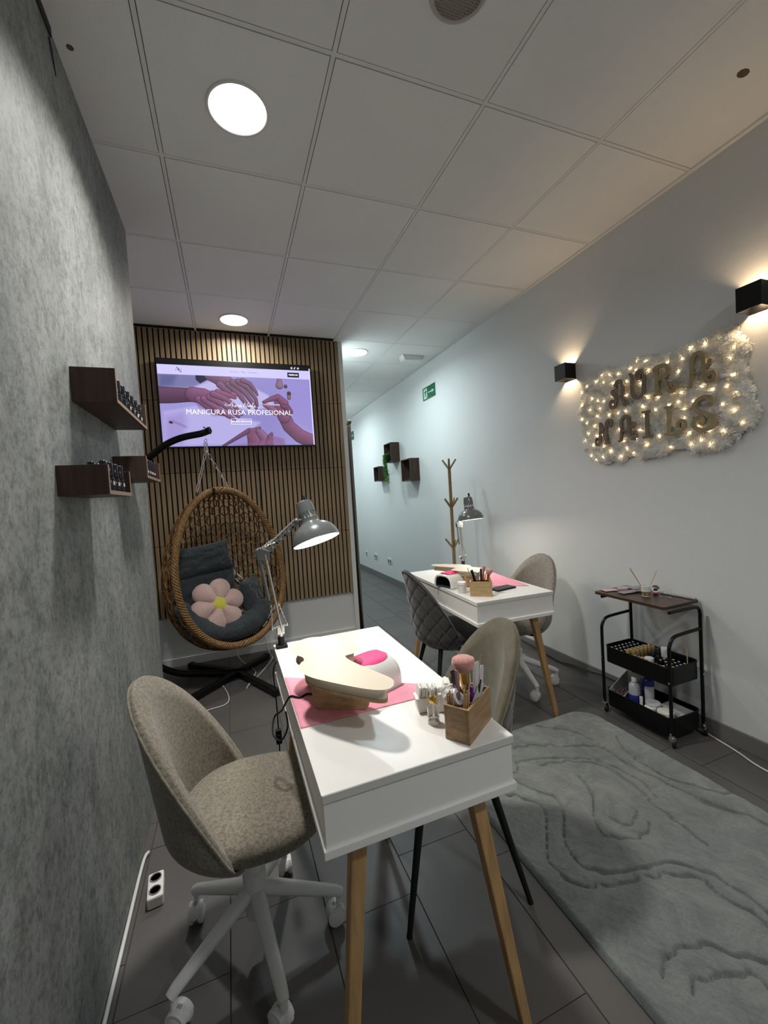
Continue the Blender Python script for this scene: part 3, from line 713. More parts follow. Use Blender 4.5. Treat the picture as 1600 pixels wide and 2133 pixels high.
# ------------------------------------------------------------------ coat rack
t = thing('coat_rack', 'slim wooden tree coat rack against the right wall behind the far table', 'coat rack', (1.99, 3.46, 0))
M_rack = mat('bamboo_wood', (.27, .18, .085), .5, noise_=(12, .2, (6, 6, .6)))
MB().tube([(0, 0, .02), (0, 0, .8), (0, 0, 1.57)], [.017, .016, .015], 10).build('pole', M_rack, t, smooth=50)
for z, rots in ((1.55, (0, 2.0, 4.2)), (1.18, (.6, 3.3, 5.2)), (.79, (.2, 2.4, 4.4))):
    for a in rots:
        MB().tube([(0, 0, z), (.075 * math.cos(a), .075 * math.sin(a), z + .095)], [.011, .009], 8).build('branch', M_rack, t, smooth=50)
for a in (0.5, 2.6, 4.7):
    MB().tube([(0, 0, .12), (.13 * math.cos(a), .13 * math.sin(a), .03), (.17 * math.cos(a), .17 * math.sin(a), .008)], [.012, .012, .008], 8).build('foot', M_rack, t, smooth=50)

# ================================================================== FURNITURE
def table(name, label, cx, cy, w_, l_, rz, leg_in, leg_out):
    """origin at floor centre; long axis local y; near end is -y"""
    t = thing(name, label, 'table', (cx, cy, 0), rz)
    a, b_ = w_ / 2, l_ / 2
    MB().bb(-a, a, -b_, b_, .731, .75).build('tabletop', M_white, t, bevel=.0012)
    MB().bb(-a + .002, a - .002, -b_ - .001, -b_ + .0005, .7325, .7485).build('edge_band', M_edge, t)
    MB().bb(-a + .004, a - .004, -b_ + .004, -b_ + .02, .636, .731).build('end_panel', M_white, t)
    MB().bb(-a + .004, a - .004, b_ - .02, b_ - .004, .636, .731).build('end_panel', M_white, t)
    for s_ in (-1, 1): MB().bb(min(s_ * (a - .022), s_ * (a - .006)), max(s_ * (a - .022), s_ * (a - .006)), -b_ + .02, b_ - .02, .636, .731).build('side_panel', M_white, t)
    MB().bb(-a - .002, a + .002, -b_ - .003, b_ + .003, .618, .636).build('bottom_board', M_white, t, bevel=.001)
    for sx in (-1, 1):
        for sy in (-1, 1):
            x0, y0 = sx * (a - leg_in[0]), sy * (b_ - leg_in[1]); x1, y1 = sx * (a + leg_out[0]), sy * (b_ + leg_out[1])
            def ring(x, y, z, r): return [(x - r, y - r, z), (x + r, y - r, z), (x + r, y + r, z), (x - r, y + r, z)]
            MB().add(ring(x0, y0, .618, .0185) + ring(x1, y1, 0, .0125), [(3, 2, 1, 0), (4, 5, 6, 7)] + [(i, (i + 1) % 4, 4 + (i + 1) % 4, 4 + i) for i in range(4)]).build('leg', M_oak, t, bevel=.004)
    return t
table('manicure_table', 'white manicure table with splayed wooden legs in the foreground', .3604, 1.2714, .463, .9458, 0, (.085, .06), (-.005, .006))
R2 = math.radians(-3.3); 
fl2 = Vector((1.1685, 1.8285)); vx = Vector((math.cos(R2), math.sin(R2))); vy = Vector((-math.sin(R2), math.cos(R2)))
T2C = fl2 + vx * .242 + vy * .4975
table('manicure_table', 'white manicure table with splayed wooden legs near the right wall', T2C.x, T2C.y, .484, .995, R2, (.10, .06), (.03, -.06))
def on2(u, v, z=.7505):    # u,v metres from near-left corner of the far table
    p = fl2 + vx * u + vy * v; return (p.x, p.y, z)

# chairs -------------------------------------------------------------------------
F_A = fabric('grey_beige_wool', (.115, .100, .076), (.255, .228, .180), 420)
F_D = fabric('warm_lit_beige_wool', (.15, .13, .115), (.29, .255, .225), 420)  # front chair's wool, with the warm light on this chair put into the colour
F_B = fabric('olive_velvet', (.080, .070, .044), (.108, .096, .062), 40, .75, .35)
F_BQ = fabric('quilted_grey_velvet', (.075, .070, .062), (.105, .098, .088), 60, .8, .4)
F_C = fabric('dark_grey_velvet', (.033, .031, .028), (.050, .048, .043), 60, .8, .4)
F_CS = fabric('near_black_velvet', (.02, .02, .02), (.03, .03, .03), 60, .8, .4)
def quilt(a, b_):
    g1 = abs(((a + b_) % 1.0) - .5) * 2; g2 = abs(((a - b_) % 1.0) - .5) * 2
    return -.0065 * (max(0, (g1 - .76) / .24) + max(0, (g2 - .76) / .24))
def shell_pt(th, z, T, off=0):
    r = .222 + max(0, z - .45) * .13
    if z < .46: r -= .075 * ((.46 - z) / .10) ** 1.8
    r += off
    return (-r * math.cos(th) * 1.02, r * math.sin(th) * 1.03, z)
def make_shell(t, mat_in, mat_out, quilted, mat_pipe, top=.855):
    T = math.radians(84); zb = .365
    def zr(th): c = max(math.cos(th / T * pi / 2), 0); return .425 + (top - .425) * c ** .95
    NT = 145; NO = 49
    def outer(i, j):
        th = -T + 2 * T * i / (NT - 1); z = zb + (zr(th) - zb) * j / (NO - 1); e = 0
        if quilted: e = quilt(th * 2.4, z * 9.0) * min(1, j / 5, (NO - 1 - j) / 3)
        return shell_pt(th, z, T, e)
    def inner(i, j):
        th = -T + 2 * T * i / (NT - 1); z = zb + .04 + (zr(th) - .004 - zb - .04) * j / 16
        bul = .012 * math.sin(pi * min(1, max(0, (z - .42) / .4)))
        return shell_pt(th, z, T, -.038 - bul * math.cos(th) ** 2 + .022 * max(0, 1 - (zr(th) - z) / .035) ** 2)
    m_ = MB().grid(NT, NO, outer); 
    # underside skirt
    def skirt(i, j):
        th = -T + 2 * T * i / (NT - 1); x, y, z = shell_pt(th, zb, T); k_ = 1 - .5 * j / 3; return (x * k_, y * k_, z - .006 * math.sin(j / 3 * pi / 2))
    m_.grid(NT, 4, skirt)
    m_.build('back_shell', mat_out, t, smooth=50)
    mi = MB().grid(NT, 17, inner)
    def rimf(i, j):
        th = -T + 2 * T * i / (NT - 1); a = Vector(shell_pt(th, zr(th), T)); b_ = Vector(inner(i, 16)); f_ = j / 5
        p = a.lerp(b_, f_); p.z += .012 * math.sin(f_ * pi); return tuple(p)
    mi.grid(NT, 6, rimf)
    for e in (0, NT - 1):
        th = -T + 2 * T * e / (NT - 1)
        out = [outer(e, round(j * (NO - 1) / 8)) for j in range(9)]; inn = [inner(e, round(j * 2)) for j in range(9)]
        def cap(i, j, out=out, inn=inn, e=e):
            a = Vector(out[i]); b_ = Vector(inn[i]); p = a.lerp(b_, j / 4); s_ = -1 if e == 0 else 1
            d_ = Vector((math.sin(abs(th)), math.cos(th) * s_, 0)).normalized(); return tuple(p + d_ * .014 * math.sin(j / 4 * pi))
        mi.grid(9, 5, cap)
    mi.build('backrest_padding', mat_in, t, smooth=70)
    P = []
    for i in range(NT):
        th = -T + 2 * T * i / (NT - 1); x, y, z = shell_pt(th, zr(th), T, .001); P.append((x, y, z + .001))
    MB().tube(P, .0035, 8).build('piping', mat_pipe, t, smooth=60)
def make_seat(t, mat_, zt=.475):
    prof = [(.02, zt - .082), (.15, zt - .082), (.188, zt - .072), (.208, zt - .052), (.213, zt - .032), (.206, zt - .014), (.185, zt - .002), (.13, zt + .006), (.06, zt + .009), (0, zt + .010)]
    MB().lathe(prof, 56, Matrix.Translation((.018, 0, 0)), sq=2.5, sx=1.03, sy=1.0).build('seat', mat_, t, smooth=60)
def swivel_chair(name, label, loc, rz, fab, base_rot=0):
    t = thing(name, label, 'chair', loc, rz)
    make_shell(t, fab, fab, False, fab); make_seat(t, fab)
    br = base_rot - rz
    MB().lathe([(.0, .362), (.085, .362), (.085, .385), (.16, .394), (0, .396)], 24).build('seat_plate', M_whitep, t, smooth=40)
    MB().lathe([(0, .10), (.030, .10), (.034, .13), (.034, .24), (.026, .245), (.026, .365), (0, .365)], 24).build('column', M_whitep, t, smooth=40)
    for k_ in range(5):
        a = br + math.radians(72 * k_); c, s_ = math.cos(a), math.sin(a)
        P = [(.02 * c, .02 * s_, .175), (.05 * c, .05 * s_, .168), (.24 * c, .24 * s_, .098), (.255 * c, .255 * s_, .088)]
        leg = MB().tube(P, [.022, .022, .0155, .014], 12).tube([(.248 * c, .248 * s_, .092), (.248 * c, .248 * s_, .058)], .010, 10).build('leg', M_whitep, t, smooth=50)
        ca = a + random.uniform(-1.2, 1.2); M_ = Matrix.Translation((.248 * c, .248 * s_, 0)) @ Matrix.Rotation(ca, 4, 'Z')
        hood = MB().tube([(0, -.0075, .046), (0, .0075, .046)], .0001, 3)
        cst = MB()
        cst.prism([(.030 * math.cos(q_) - .014, .030 * math.sin(q_) + .031) for q_ in [i * pi / 10 for i in range(11)]] + [(-.040, .030), (.014, .030)], -.006, .006, M_ @ Matrix.Rotation(pi / 2, 4, 'X'))
        cst.prism([(.028 * math.cos(q_) - .014, .028 * math.sin(q_) + .033) for q_ in [i * pi / 10 for i in range(11)]], -.021, .021, M_ @ Matrix.Rotation(pi / 2, 4, 'X'))
        cb = cst.build('caster', M_whitep, leg, bevel=.001)
        for sd in (-1, 1):
            MB().lathe([(0, .0), (.024, .0), (.027, .003), (.027, .011), (.022, .014), (0, .014)], 20, M_ @ Matrix.Translation((-.014, sd * .008, .027)) @ Matrix.Rotation(-sd * pi / 2, 4, 'X')).build('wheel', M_whitep if sd > 0 else M_whitep, leg, smooth=40)
    return t
def leg_chair(name, label, loc, rz, fin, fout, fseat, mpipe):
    t = thing(name, label, 'chair', loc, rz)
    make_shell(t, fin, fout, True, mpipe); make_seat(t, fseat)
    MB().box((0, 0, .378), (.24, .24, .012)).build('seat_plate', M_blackm, t, bevel=.003)
    for sx in (-1, 1):
        for sy in (-1, 1):
            MB().tube([(sx * .115, sy * .115, .375), (sx * .20, sy * .19, .012), (sx * .202, sy * .192, 0)], [.0145, .0085, .0095], 14).build('leg', M_blackm, t, smooth=50)
    return t
swivel_chair('swivel_chair', 'grey-beige fabric tub chair on a white caster base, left foreground', (-.01, 1.285, 0), math.radians(-6), F_A, math.radians(-7))
leg_chair('dining_chair', 'olive velvet tub chair with thin black legs beside the foreground table', (.645, 1.275, 0), math.radians(171), F_B, F_BQ, F_B, F_B)
leg_chair('dining_chair', 'dark grey quilted velvet tub chair on the left of the far table', (1.275, 2.34, 0), math.radians(-3), F_C, F_C, F_CS, F_C)
swivel_chair('swivel_chair', 'beige fabric tub chair on a white caster base between far table and wall', (1.762, 2.285, 0), math.radians(184), F_D, math.radians(-30))

# egg chair --------------------------------------------------------------------------
EX, EY = -.06, 3.38; EPHI = math.radians(27)
ECZ, EC, EA, EB = .857, .605, .435, .40
t = thing('egg_chair', 'brown wicker hanging egg chair by the slatted wall', 'chair', (EX, EY, 0), EPHI)
M_wick = mat('brown_wicker', (.17, .075, .022), .5, noise_=(60, .35)); M_wick2 = mat('golden_wicker', (.22, .12, .042), .5, noise_=(60, .35))
def egg(lon, psi, off=0):
    z = ECZ + EC * math.cos(psi); sp = math.sin(psi); k_ = (1 - .13 * math.cos(psi)) * sp ** .92 if sp > 0 else 0
    return Vector(((EA + off) * k_ * math.sin(lon), (EB + off) * k_ * math.cos(lon), z))
def cut(z): return -.02 - .20 * (ECZ + EC - z) / (2 * EC)
def rimpt(tt):
    zt_, zb_ = ECZ + EC * .998, ECZ - EC * .90
    z = (zt_ + zb_) / 2 + (zt_ - zb_) / 2 * math.cos(tt)
    psi = math.acos(max(-1, min(1, (z - ECZ) / EC))); k_ = (1 - .13 * math.cos(psi)) * max(math.sin(psi), 1e-4) ** .92
    y = cut(z); rad = 1 - (y / (EB * k_ + 1e-6)) ** 2
    x = EA * k_ * math.sqrt(max(rad, 0)); return Vector((x if math.sin(tt) >= 0 else -x, max(y, -EB * k_) , z))
RIM = [rimpt(2 * pi * i / 120) for i in range(120)]
for k_ in range(5):
    P = []
    for i in range(360):
        f_ = i / 3; i0 = int(f_) % 120; p = RIM[i0].lerp(RIM[(i0 + 1) % 120], f_ - int(f_)); a = 2 * pi * k_ / 5 + i / 360 * 2 * pi * 34
        cen = Vector((0, .05, ECZ)); rad = (p - cen); rad.y = 0; rad = rad.normalized() if rad.length > 1e-6 else Vector((0, 0, 1))
        P.append(p + rad * (.018 * math.cos(a)) + Vector((0, .018 * math.sin(a), 0)))
    MB().tube(P, .0085, 6, closed=True).build('rim_braid', M_wick2, t, smooth=70)
MB().tube([p + Vector((0, .0, 0)) for p in RIM], .014, 8, closed=True).build('rim_core', M_wick, t, smooth=60)
NS = 56; wv = []
def visible(p): return p.y > cut(p.z) + .002
for s_i in range(NS):
    l0 = 2 * pi * s_i / NS; seg = []; segs = []
    for j in range(0, 97):
        psi = .10 + (pi - .22) * j / 96; amp = pi / NS * .98 * min(1, (psi - .1) * 2.2)
        ph = psi * 19; tri = max(-1, min(1, 1.7 * math.sin(ph))) * (1 if s_i % 2 else -1)
        p = egg(l0 + amp * tri, psi, .003 if s_i % 2 else -.002)
        if visible(p): seg.append(p)
        elif seg: segs.append(seg); seg = []
    if seg: segs.append(seg)
    for sg in segs:
        if len(sg) > 2: MB().tube(sg, .0058, 5).build('wicker_strand', M_wick if s_i % 3 else M_wick2, t, smooth=70, merge=False)
for j in range(14):
    psi = .40 + j * .165; P = [egg(2 * pi * i / 60, psi, .004) for i in range(61)]; P = P[30:] + P[1:31]; seg = []; mb = MB(); done = []
    for p in P:
        if visible(p): seg.append(p)
        elif seg: done.append(seg); seg = []
    if seg: done.append(seg)
    for sg in done:
        if len(sg) > 2: mb.tube(sg, .0028, 5)
    mb.build('wicker_hoop', M_wick, t, smooth=70, merge=False)
# lower dense weave
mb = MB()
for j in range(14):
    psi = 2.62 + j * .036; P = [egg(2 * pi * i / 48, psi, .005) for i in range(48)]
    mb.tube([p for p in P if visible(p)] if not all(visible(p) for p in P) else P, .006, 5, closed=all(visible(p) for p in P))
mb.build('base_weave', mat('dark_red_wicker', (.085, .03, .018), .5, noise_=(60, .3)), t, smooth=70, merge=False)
tp = RIM[117]
MB().tube([tp + Vector((-.0, -.03, .012)), tp + Vector((0, -.035, -.02)), tp + Vector((0, .03, -.02)), tp + Vector((0, .03, .02))], .011, 8, closed=True).build('top_binding', M_blackm, t, smooth=60)
HK = Vector((-.080, .0, 1.885))
def chainlinks(a, b_, name, parent, n):
    d = (b_ - a); q = d.to_track_quat('Z', 'Y').to_matrix().to_4x4(); L_ = d.length / n; mb0 = MB()
    P = []; r_ = .0085; h_ = L_ * .62 - r_
    for i in range(16):
        an = 2 * pi * i / 16; P.append((r_ * math.cos(an), 0, r_ * math.sin(an) + (h_ if math.sin(an) > 0 else -h_)))
    lk = mb0.tube(P, .0024, 6, closed=True).build(name, M_chrome, parent, smooth=60); 
    for i in range(n):
        M_ = Matrix.Translation(a + d * ((i + .5) / n)) @ q @ Matrix.Rotation(pi / 2 * (i % 2), 4, 'Z')
        o = lk if i == 0 else inst(name, lk.data, parent, (0, 0, 0)); o.matrix_local = M_
rg = HK + Vector((.0, 0, -.125))
al, ar = RIM[0] + Vector((-.205, 0, .0)), RIM[0] + Vector((.045, 0, .0))
al.z = 1.44; ar.z = 1.47
chainlinks(rg, al, 'chain_link', t, 9); chainlinks(rg, ar, 'chain_link', t, 9)
for a in (al, ar): MB().tube([a + Vector((0, 0, .012)), a + Vector((0, 0, -.05))], .006, 8).build('chain_anchor', M_blackm, t, smooth=60)
MB().tube([rg + Vector((.014 * math.cos(i * pi / 8), 0, .014 * math.sin(i * pi / 8))) for i in range(16)], .0035, 8, closed=True).build('ring', M_chrome, t, smooth=60)
MB().tube([HK + Vector((.012 * math.sin(i * .55) * (1 if i < 8 else .6), 0, -.052 + .012 * math.cos(i * .55))) for i in range(10)], .003, 8).build('hook', M_chrome, t, smooth=60)
mb = MB().tube([(HK.x + .014 * math.cos(i * .7), HK.y + .014 * math.sin(i * .7), HK.z - .068 - i * .0009) for i in range(54)], .0022, 6); mb.build('spring', M_chrome, t, smooth=60)

# stand -----------------------------------------------------------------------------
t = thing('egg_chair_stand', 'black metal stand with a curved arm carrying the hanging egg chair', 'stand', (0, 0, 0))
hk = Matrix.Translation((EX, EY, 0)) @ Matrix.Rotation(EPHI, 4, 'Z') @ HK
P = smoothpts([(.04, 3.385, .035), (-.10, 3.42, .035), (-.28, 3.49, .038), (-.50, 3.56, .07), (-.70, 3.61, .22), (-.84, 3.64, .55), (-.89, 3.65, .95), (-.82, 3.62, 1.35), (-.66, 3.56, 1.62), (-.51, 3.51, 1.755), (-.40, 3.47, 1.83), (-.29, 3.44, 1.872), (-.16, 3.41, 1.895), (hk.x + .03, hk.y - .01, 1.905)], 5)
MB().tube(P, .025, 16).build('curved_post', M_black, t, smooth=50)
MB().tube([(hk.x + .025, hk.y - .008, 1.905), (hk.x + .04, hk.y - .012, 1.9055)], .0275, 16).build('end_cap', M_blackm, t, smooth=50)
MB().sphere((hk.x, hk.y, 1.932), .009, 10, 6).build('bolt', M_chrome, t, smooth=60)
for x, y in [(.215, 2.90), (-.47, 2.96), (.215, 3.64), (-.40, 3.76)]:
    a = Vector((-.03, 3.40, .032)); b_ = Vector((x, y, .0)); d = (b_ - a); d.z = 0; L_ = d.length; d.normalize()
    M_ = Matrix.Translation((a.x, a.y, 0)) @ Matrix.Rotation(math.atan2(d.y, d.x), 4, 'Z')
    MB().bb(0, L_, -.022, .022, .006, .05, M_).build('foot_bar', M_black, t, bevel=.004)
    MB().bb(L_ - .03, L_ + .004, -.024, .024, .0, .052, M_).build('foot_cap', M_blackm, t, bevel=.004)

# cushions ---------------------------------------------------------------------------
F_slate = fabric('slate_grey_canvas', (.026, .034, .038), (.045, .056, .060), 220, .85, .2)
ME = Matrix.Translation((EX, EY, 0)) @ Matrix.Rotation(EPHI, 4, 'Z')
def pillow(w_, h_, th, M_, seed=0, wr=.006, ear=.0, nu=34, nv=24):
    def f(sgn):
        def g_(i, j):
            u = -1 + 2 * i / (nu - 1); v = -1 + 2 * j / (nv - 1)
            e = max(0, (1 - u ** 4) * (1 - v ** 4)) ** .55; k_ = 1 - .07 * (1 - u * u) * 0
            x = u * w_ / 2 * (1 - .05 * (1 - v * v) * (-1)) * (1 - .06 * (1 - abs(v)) ** 2 * 0); x = u * w_ / 2 * (.94 + .06 * abs(v) ** 2 + ear); y = v * h_ / 2 * (.92 + .08 * abs(u) ** 2)
            z = sgn * th / 2 * e + wr * noise.noise((u * 3 + seed, v * 3, sgn * 2)) * e + wr * .7 * noise.noise((u * 9 + seed, v * 7, sgn * 2 + 5)) * e
            return (x, y, z)
        return g_
    return MB().grid(nu, nv, f(1), M=M_).grid(nu, nv, f(-1), M=M_)
o = pillow(.47, .24, .12, Matrix.Identity(4), 1, .016).build('headrest_cushion', F_slate, smooth=80)
o.matrix_world = ME @ Matrix.Translation((-.07, .225, .925)) @ Matrix.Rotation(math.radians(-5), 4, 'Y') @ Matrix.Rotation(math.radians(82), 4, 'X')
tag(o, 'slate grey headrest cushion tied inside the egg chair', 'cushion')
t = thing('seat_cushion', 'slate grey tufted seat cushion with rolled sides filling the egg chair', 'cushion', (EX, EY, 0), EPHI)
pillow(.50, .36, .12, Matrix.Translation((-.06, .21, .66)) @ Matrix.Rotation(math.radians(80), 4, 'X'), 4, .014).build('back_pad', F_slate, t, smooth=80)
MB().lathe([(0, .31), (.20, .33), (.26, .38), (.25, .44), (.15, .465), (0, .465)], 30, Matrix.Translation((0, .04, 0)), sx=1.02, sy=.9).build('base_pad', F_slate, t, smooth=80)
def roll(pts, rad, seed):
    P = smoothpts(pts, 7); n = len(P); R_ = []
    for i in range(n):
        f_ = i / (n - 1); R_.append(rad * (max(0.02, 1 - abs(2 * f_ - 1) ** 3.0)) ** .5 * (1 + .13 * noise.noise((f_ * 9, seed, 0))))
    mb = MB().tube(P, R_, 22)
    mb.v = [tuple(Vector(v) + Vector(v).normalized() * .009 * noise.noise(Vector(v) * 16 + Vector((seed, 0, 0)))) for v in mb.v]
    return mb
roll([(-.29, .14, .60), (-.315, .03, .57), (-.29, -.05, .50), (-.21, -.095, .435), (-.09, -.115, .40)], .085, 1).build('left_roll', F_slate, t, smooth=80)
roll([(-.11, -.115, .40), (.04, -.115, .41), (.19, -.085, .455), (.30, -.02, .54)], .082, 2).build('right_roll', F_slate, t, smooth=80)
pillow(.42, .27, .12, Matrix.Translation((.25, .09, .60)) @ Matrix.Rotation(math.radians(46), 4, 'Z') @ Matrix.Rotation(math.radians(78), 4, 'X'), 7, .014).build('arm_pad', F_slate, t, smooth=80)
# flower pillow
t = thing('flower_pillow', 'pale pink flower-shaped plush pillow with a yellow centre in the egg chair', 'pillow', (0, 0, 0))
t.matrix_world = ME @ Matrix.Translation((-.10, -.03, .60)) @ Matrix.Rotation(math.radians(66), 4, 'X') @ Matrix.Rotation(math.radians(8), 4, 'Z')
M_pp = fabric('pale_pink_plush', (.50, .34, .31), (.60, .43, .39), 300, .95, .6); M_yel = fabric('yellow_plush', (.55, .50, .06), (.65, .60, .10), 300, .95, .6)
def petals(i, j):
    a = 2 * pi * i / 96; ps = (abs(math.cos(3 * a)) ** .7); Rm = .155 + .052 * ps; f_ = j / 10
    return a, Rm, f_
def petf(sgn):
    def g_(i, j):
        a, Rm, f_ = petals(i, j); r = Rm * math.sin(f_ * pi / 2); ps = abs(math.cos(3 * a)) ** .6
        h_ = .070 * math.cos(f_ * pi / 2) ** .7 * (.52 + .48 * (ps if f_ > .3 else (1 - f_ / .3 * (1 - ps))))
        h_ *= (1 if f_ > .25 else .62 + .38 * f_ / .25) 
        return (r * math.cos(a), r * math.sin(a), sgn * h_)
    return g_
MB().grid(96, 11, petf(1), cu=True).grid(96, 11, petf(-1), cu=True).build('petals', M_pp, t, smooth=80)
MB().sphere((0, 0, .034), .062, 24, 12, (1, 1, .5)).build('flower_centre', M_yel, t, smooth=80)

# desk lamps -------------------------------------------------------------------------
def desk_lamp(label, loc, rz, elbow, head, shade_c, shade_dir, power, colr):
    """frame: origin at clamp, x right / z up, drawn mostly in the xz plane"""
    t = thing('desk_lamp', label, 'lamp', loc, rz)
    c = MB().bb(-.022, .022, -.02, .02, .0, .012).bb(-.022, .022, -.018, -.008, -.055, .0).bb(-.022, .018, -.018, .018, -.055, -.047); c.tube([(0, 0, -.047), (0, 0, -.022)], .006, 10).tube([(0, 0, -.075), (0, 0, -.05)], .005, 8).lathe([(0, -.006), (.014, -.006), (.014, 0), (0, 0)], 14, Matrix.Translation((0, 0, -.017)))
    c.tube([(0, 0, .01), (0, 0, .045)], .013, 14).build('clamp', M_blackm, t, bevel=.001)
    MB().tube([(0, 0, .04), (0, 0, .06)], .010, 12).box((0, 0, .07), (.03, .022, .03)).build('swivel', M_steel, t, bevel=.002)
    B = Vector((0, 0, .065)); E_ = Vector(elbow); H = Vector(head)
    for dy in (-.009, .009):
        MB().tube([B + Vector((.006, dy, 0)), E_ + Vector((.006, dy, 0))], .0042, 8).build('lower_rod', M_steel, t, smooth=60)
    d = (E_ - B); nrm = Vector((d.z, 0, -d.x)).normalized()
    MB().tube([B + d * .42 + nrm * -.018, E_ + nrm * -.018], .0065, 8).build('lower_sleeve', M_greyp, t, smooth=60)
    for s_ in (-1, 1):
        P = [];  a = B + nrm * (.030 * s_) + d * .06 + Vector((.0, 0, .0)); b_ = B + d * .36 + nrm * (.014 * s_)
        for i in range(80): f_ = i / 79; P.append(a.lerp(b_, f_) + nrm * .0036 * math.cos(i * 1.35) + Vector((0, .0036 * math.sin(i * 1.35), 0)))
        MB().tube(P, .0011, 5).build('spring', M_chrome, t, smooth=60)
        MB().sphere(tuple(a), .006, 8, 6).build('spring_pin', M_steel, t, smooth=60)
    MB().tube([B + nrm * -.034 + d * .06, B + nrm * .034 + d * .06], .003, 8).build('cross_pin', M_steel, t, smooth=60)
    MB().prism([(-.026, -.02), (.022, -.028), (.026, .012), (-.014, .028), (-.03, .014)], -.012, .012, Matrix.Translation(E_) @ Matrix.Rotation(pi / 2, 4, 'X')).build('elbow', M_greyp, t, bevel=.003)
    u = (H - E_); n2 = Vector((-u.z, 0, u.x)).normalized()
    MB().tube([E_ + n2 * .014, E_ + u * .97 + n2 * .010], .0042, 8).build('upper_rod', M_steel, t, smooth=60)
    ul = u.length; ang = math.atan2(u.z, u.x); Mu = Matrix.Translation(E_) @ Matrix.Rotation(-ang, 4, 'Y')
    MB().bb(0, ul, -.008, .008, -.013, .002, Mu).build('upper_channel', M_greyp, t, bevel=.002)
    for k_ in range(6): MB().lathe([(0, 0), (.0042, 0), (.0042, .0025), (0, .0025)], 8, Mu @ Matrix.Translation((ul * (.25 + .12 * k_), -.008, -.006)) @ Matrix.Rotation(pi / 2, 4, 'X')).build('rivet', M_blackm if k_ % 2 else M_steel, t)
    for s_ in (0, 1):
        P = []; a = E_ + n2 * (.028 - .012 * s_) + Vector((-.012, 0, 0)); b_ = E_ + u * .34 + n2 * (.004 + .012 * s_)
        for i in range(70): f_ = i / 69; P.append(a.lerp(b_, f_) + n2 * .0034 * math.cos(i * 1.4) + Vector((0, .0034 * math.sin(i * 1.4) + (.012 if s_ else -.012), 0)))
        MB().tube(P, .0011, 5).build('upper_spring', M_chrome, t, smooth=60)
    C = Vector(shade_c); dirv = Vector(shade_dir).normalized(); Q = dirv.to_track_quat('Z', 'Y').to_matrix().to_4x4(); Ms = Matrix.Translation(C) @ Q    # local +z points out of the mouth
    MB().tube([H, C - dirv * .10], .007, 10).sphere(tuple(H), .013, 12, 8).build('head_joint', M_greyp, t, smooth=50)
    prof = [(.098, .0), (.1005, -.001), (.097, -.020), (.088, -.042), (.072, -.062), (.052, -.074), (.042, -.079), (.039, -.082), (.0385, -.090), (.0375, -.100)]
    prof2 = [(.0375, -.125), (.034, -.160), (.032, -.172), (.026, -.176), (0, -.178)]
    inn = [(.098, .0), (.094, -.020), (.085, -.041), (.069, -.060), (.049, -.072), (.0385, -.078), (.036, -.100)]
    MB().lathe(prof, 40, Ms, cap=False).build('shade', M_greyp, t, smooth=45)
    MB().lathe(inn, 40, Ms, cap=False).build('shade_lining', M_whitep, t, smooth=45)
    MB().lathe(prof2, 40, Ms, cap=False).build('shade_cap', M_greyp, t, smooth=45)
    mbf = MB()
    for k_ in range(16):
        a0 = 2 * pi * (k_ + .22) / 16; a1 = 2 * pi * (k_ + .78) / 16; r_ = .0376
        mbf.add([(r_ * math.cos(a_), r_ * math.sin(a_), z) for z in (-.0995, -.1255) for a_ in (a0, (a0 + a1) / 2, a1)], [(0, 1, 4, 3), (1, 2, 5, 4)], Ms)
    mbf.build('shade_vents', M_greyp, t)
    M_in = mat('socket_sleeve', (.6, .6, .58), .4)
    MB().lathe([(.030, -.098), (.030, -.128)], 20, Ms, cap=False).build('bulb_holder', M_in, t, smooth=40)
    on = mat('lit_bulb', (1, 1, 1), .4, emit=((1.0, .96, .88), 9))
    MB().lathe([(0, -.012), (.02, -.014), (.032, -.028), (.034, -.042), (.024, -.062), (.014, -.085), (0, -.085)], 20, Ms).build('bulb', on, t, smooth=60)
    MB().lathe([(.007, .0), (.0075, .03), (.004, .035), (0, .035)], 12, Ms @ Matrix.Translation((.018, .0, -.172)) @ Matrix.Rotation(pi, 4, 'X')).build('switch_knob', M_blackm, t, smooth=50)
    l = bpy.data.lights.new('desk_lamp_light', 'AREA'); l.shape = 'DISK'; l.size = .13; l.energy = power; l.color = colr
    o = bpy.data.objects.new('desk_lamp_light', l); COL.objects.link(o); o.parent = t; o.matrix_local = Ms @ Matrix.Translation((0, 0, -.010)) @ Matrix.Rotation(pi, 4, 'X')
    return t
LAMP1 = desk_lamp('grey articulated desk lamp clamped to the foreground table, switched on', (.158, 1.70, .7505), 0, (-.045, 0, .385), (.095, 0, .505), (.170, -.012, .418), (.22, -.30, -1), 1.75, (1.0, .93, .80))
lp = on2(.425, .965)
desk_lamp('grey articulated desk lamp standing behind the far table by the coat rack', (lp[0] + .02, lp[1], .7505), math.radians(0), (-.015, 0, .33), (.015, 0, .40), (.058, -.05, .362), (.03, -.12, -1), 2.0, (1.0, .90, .74))

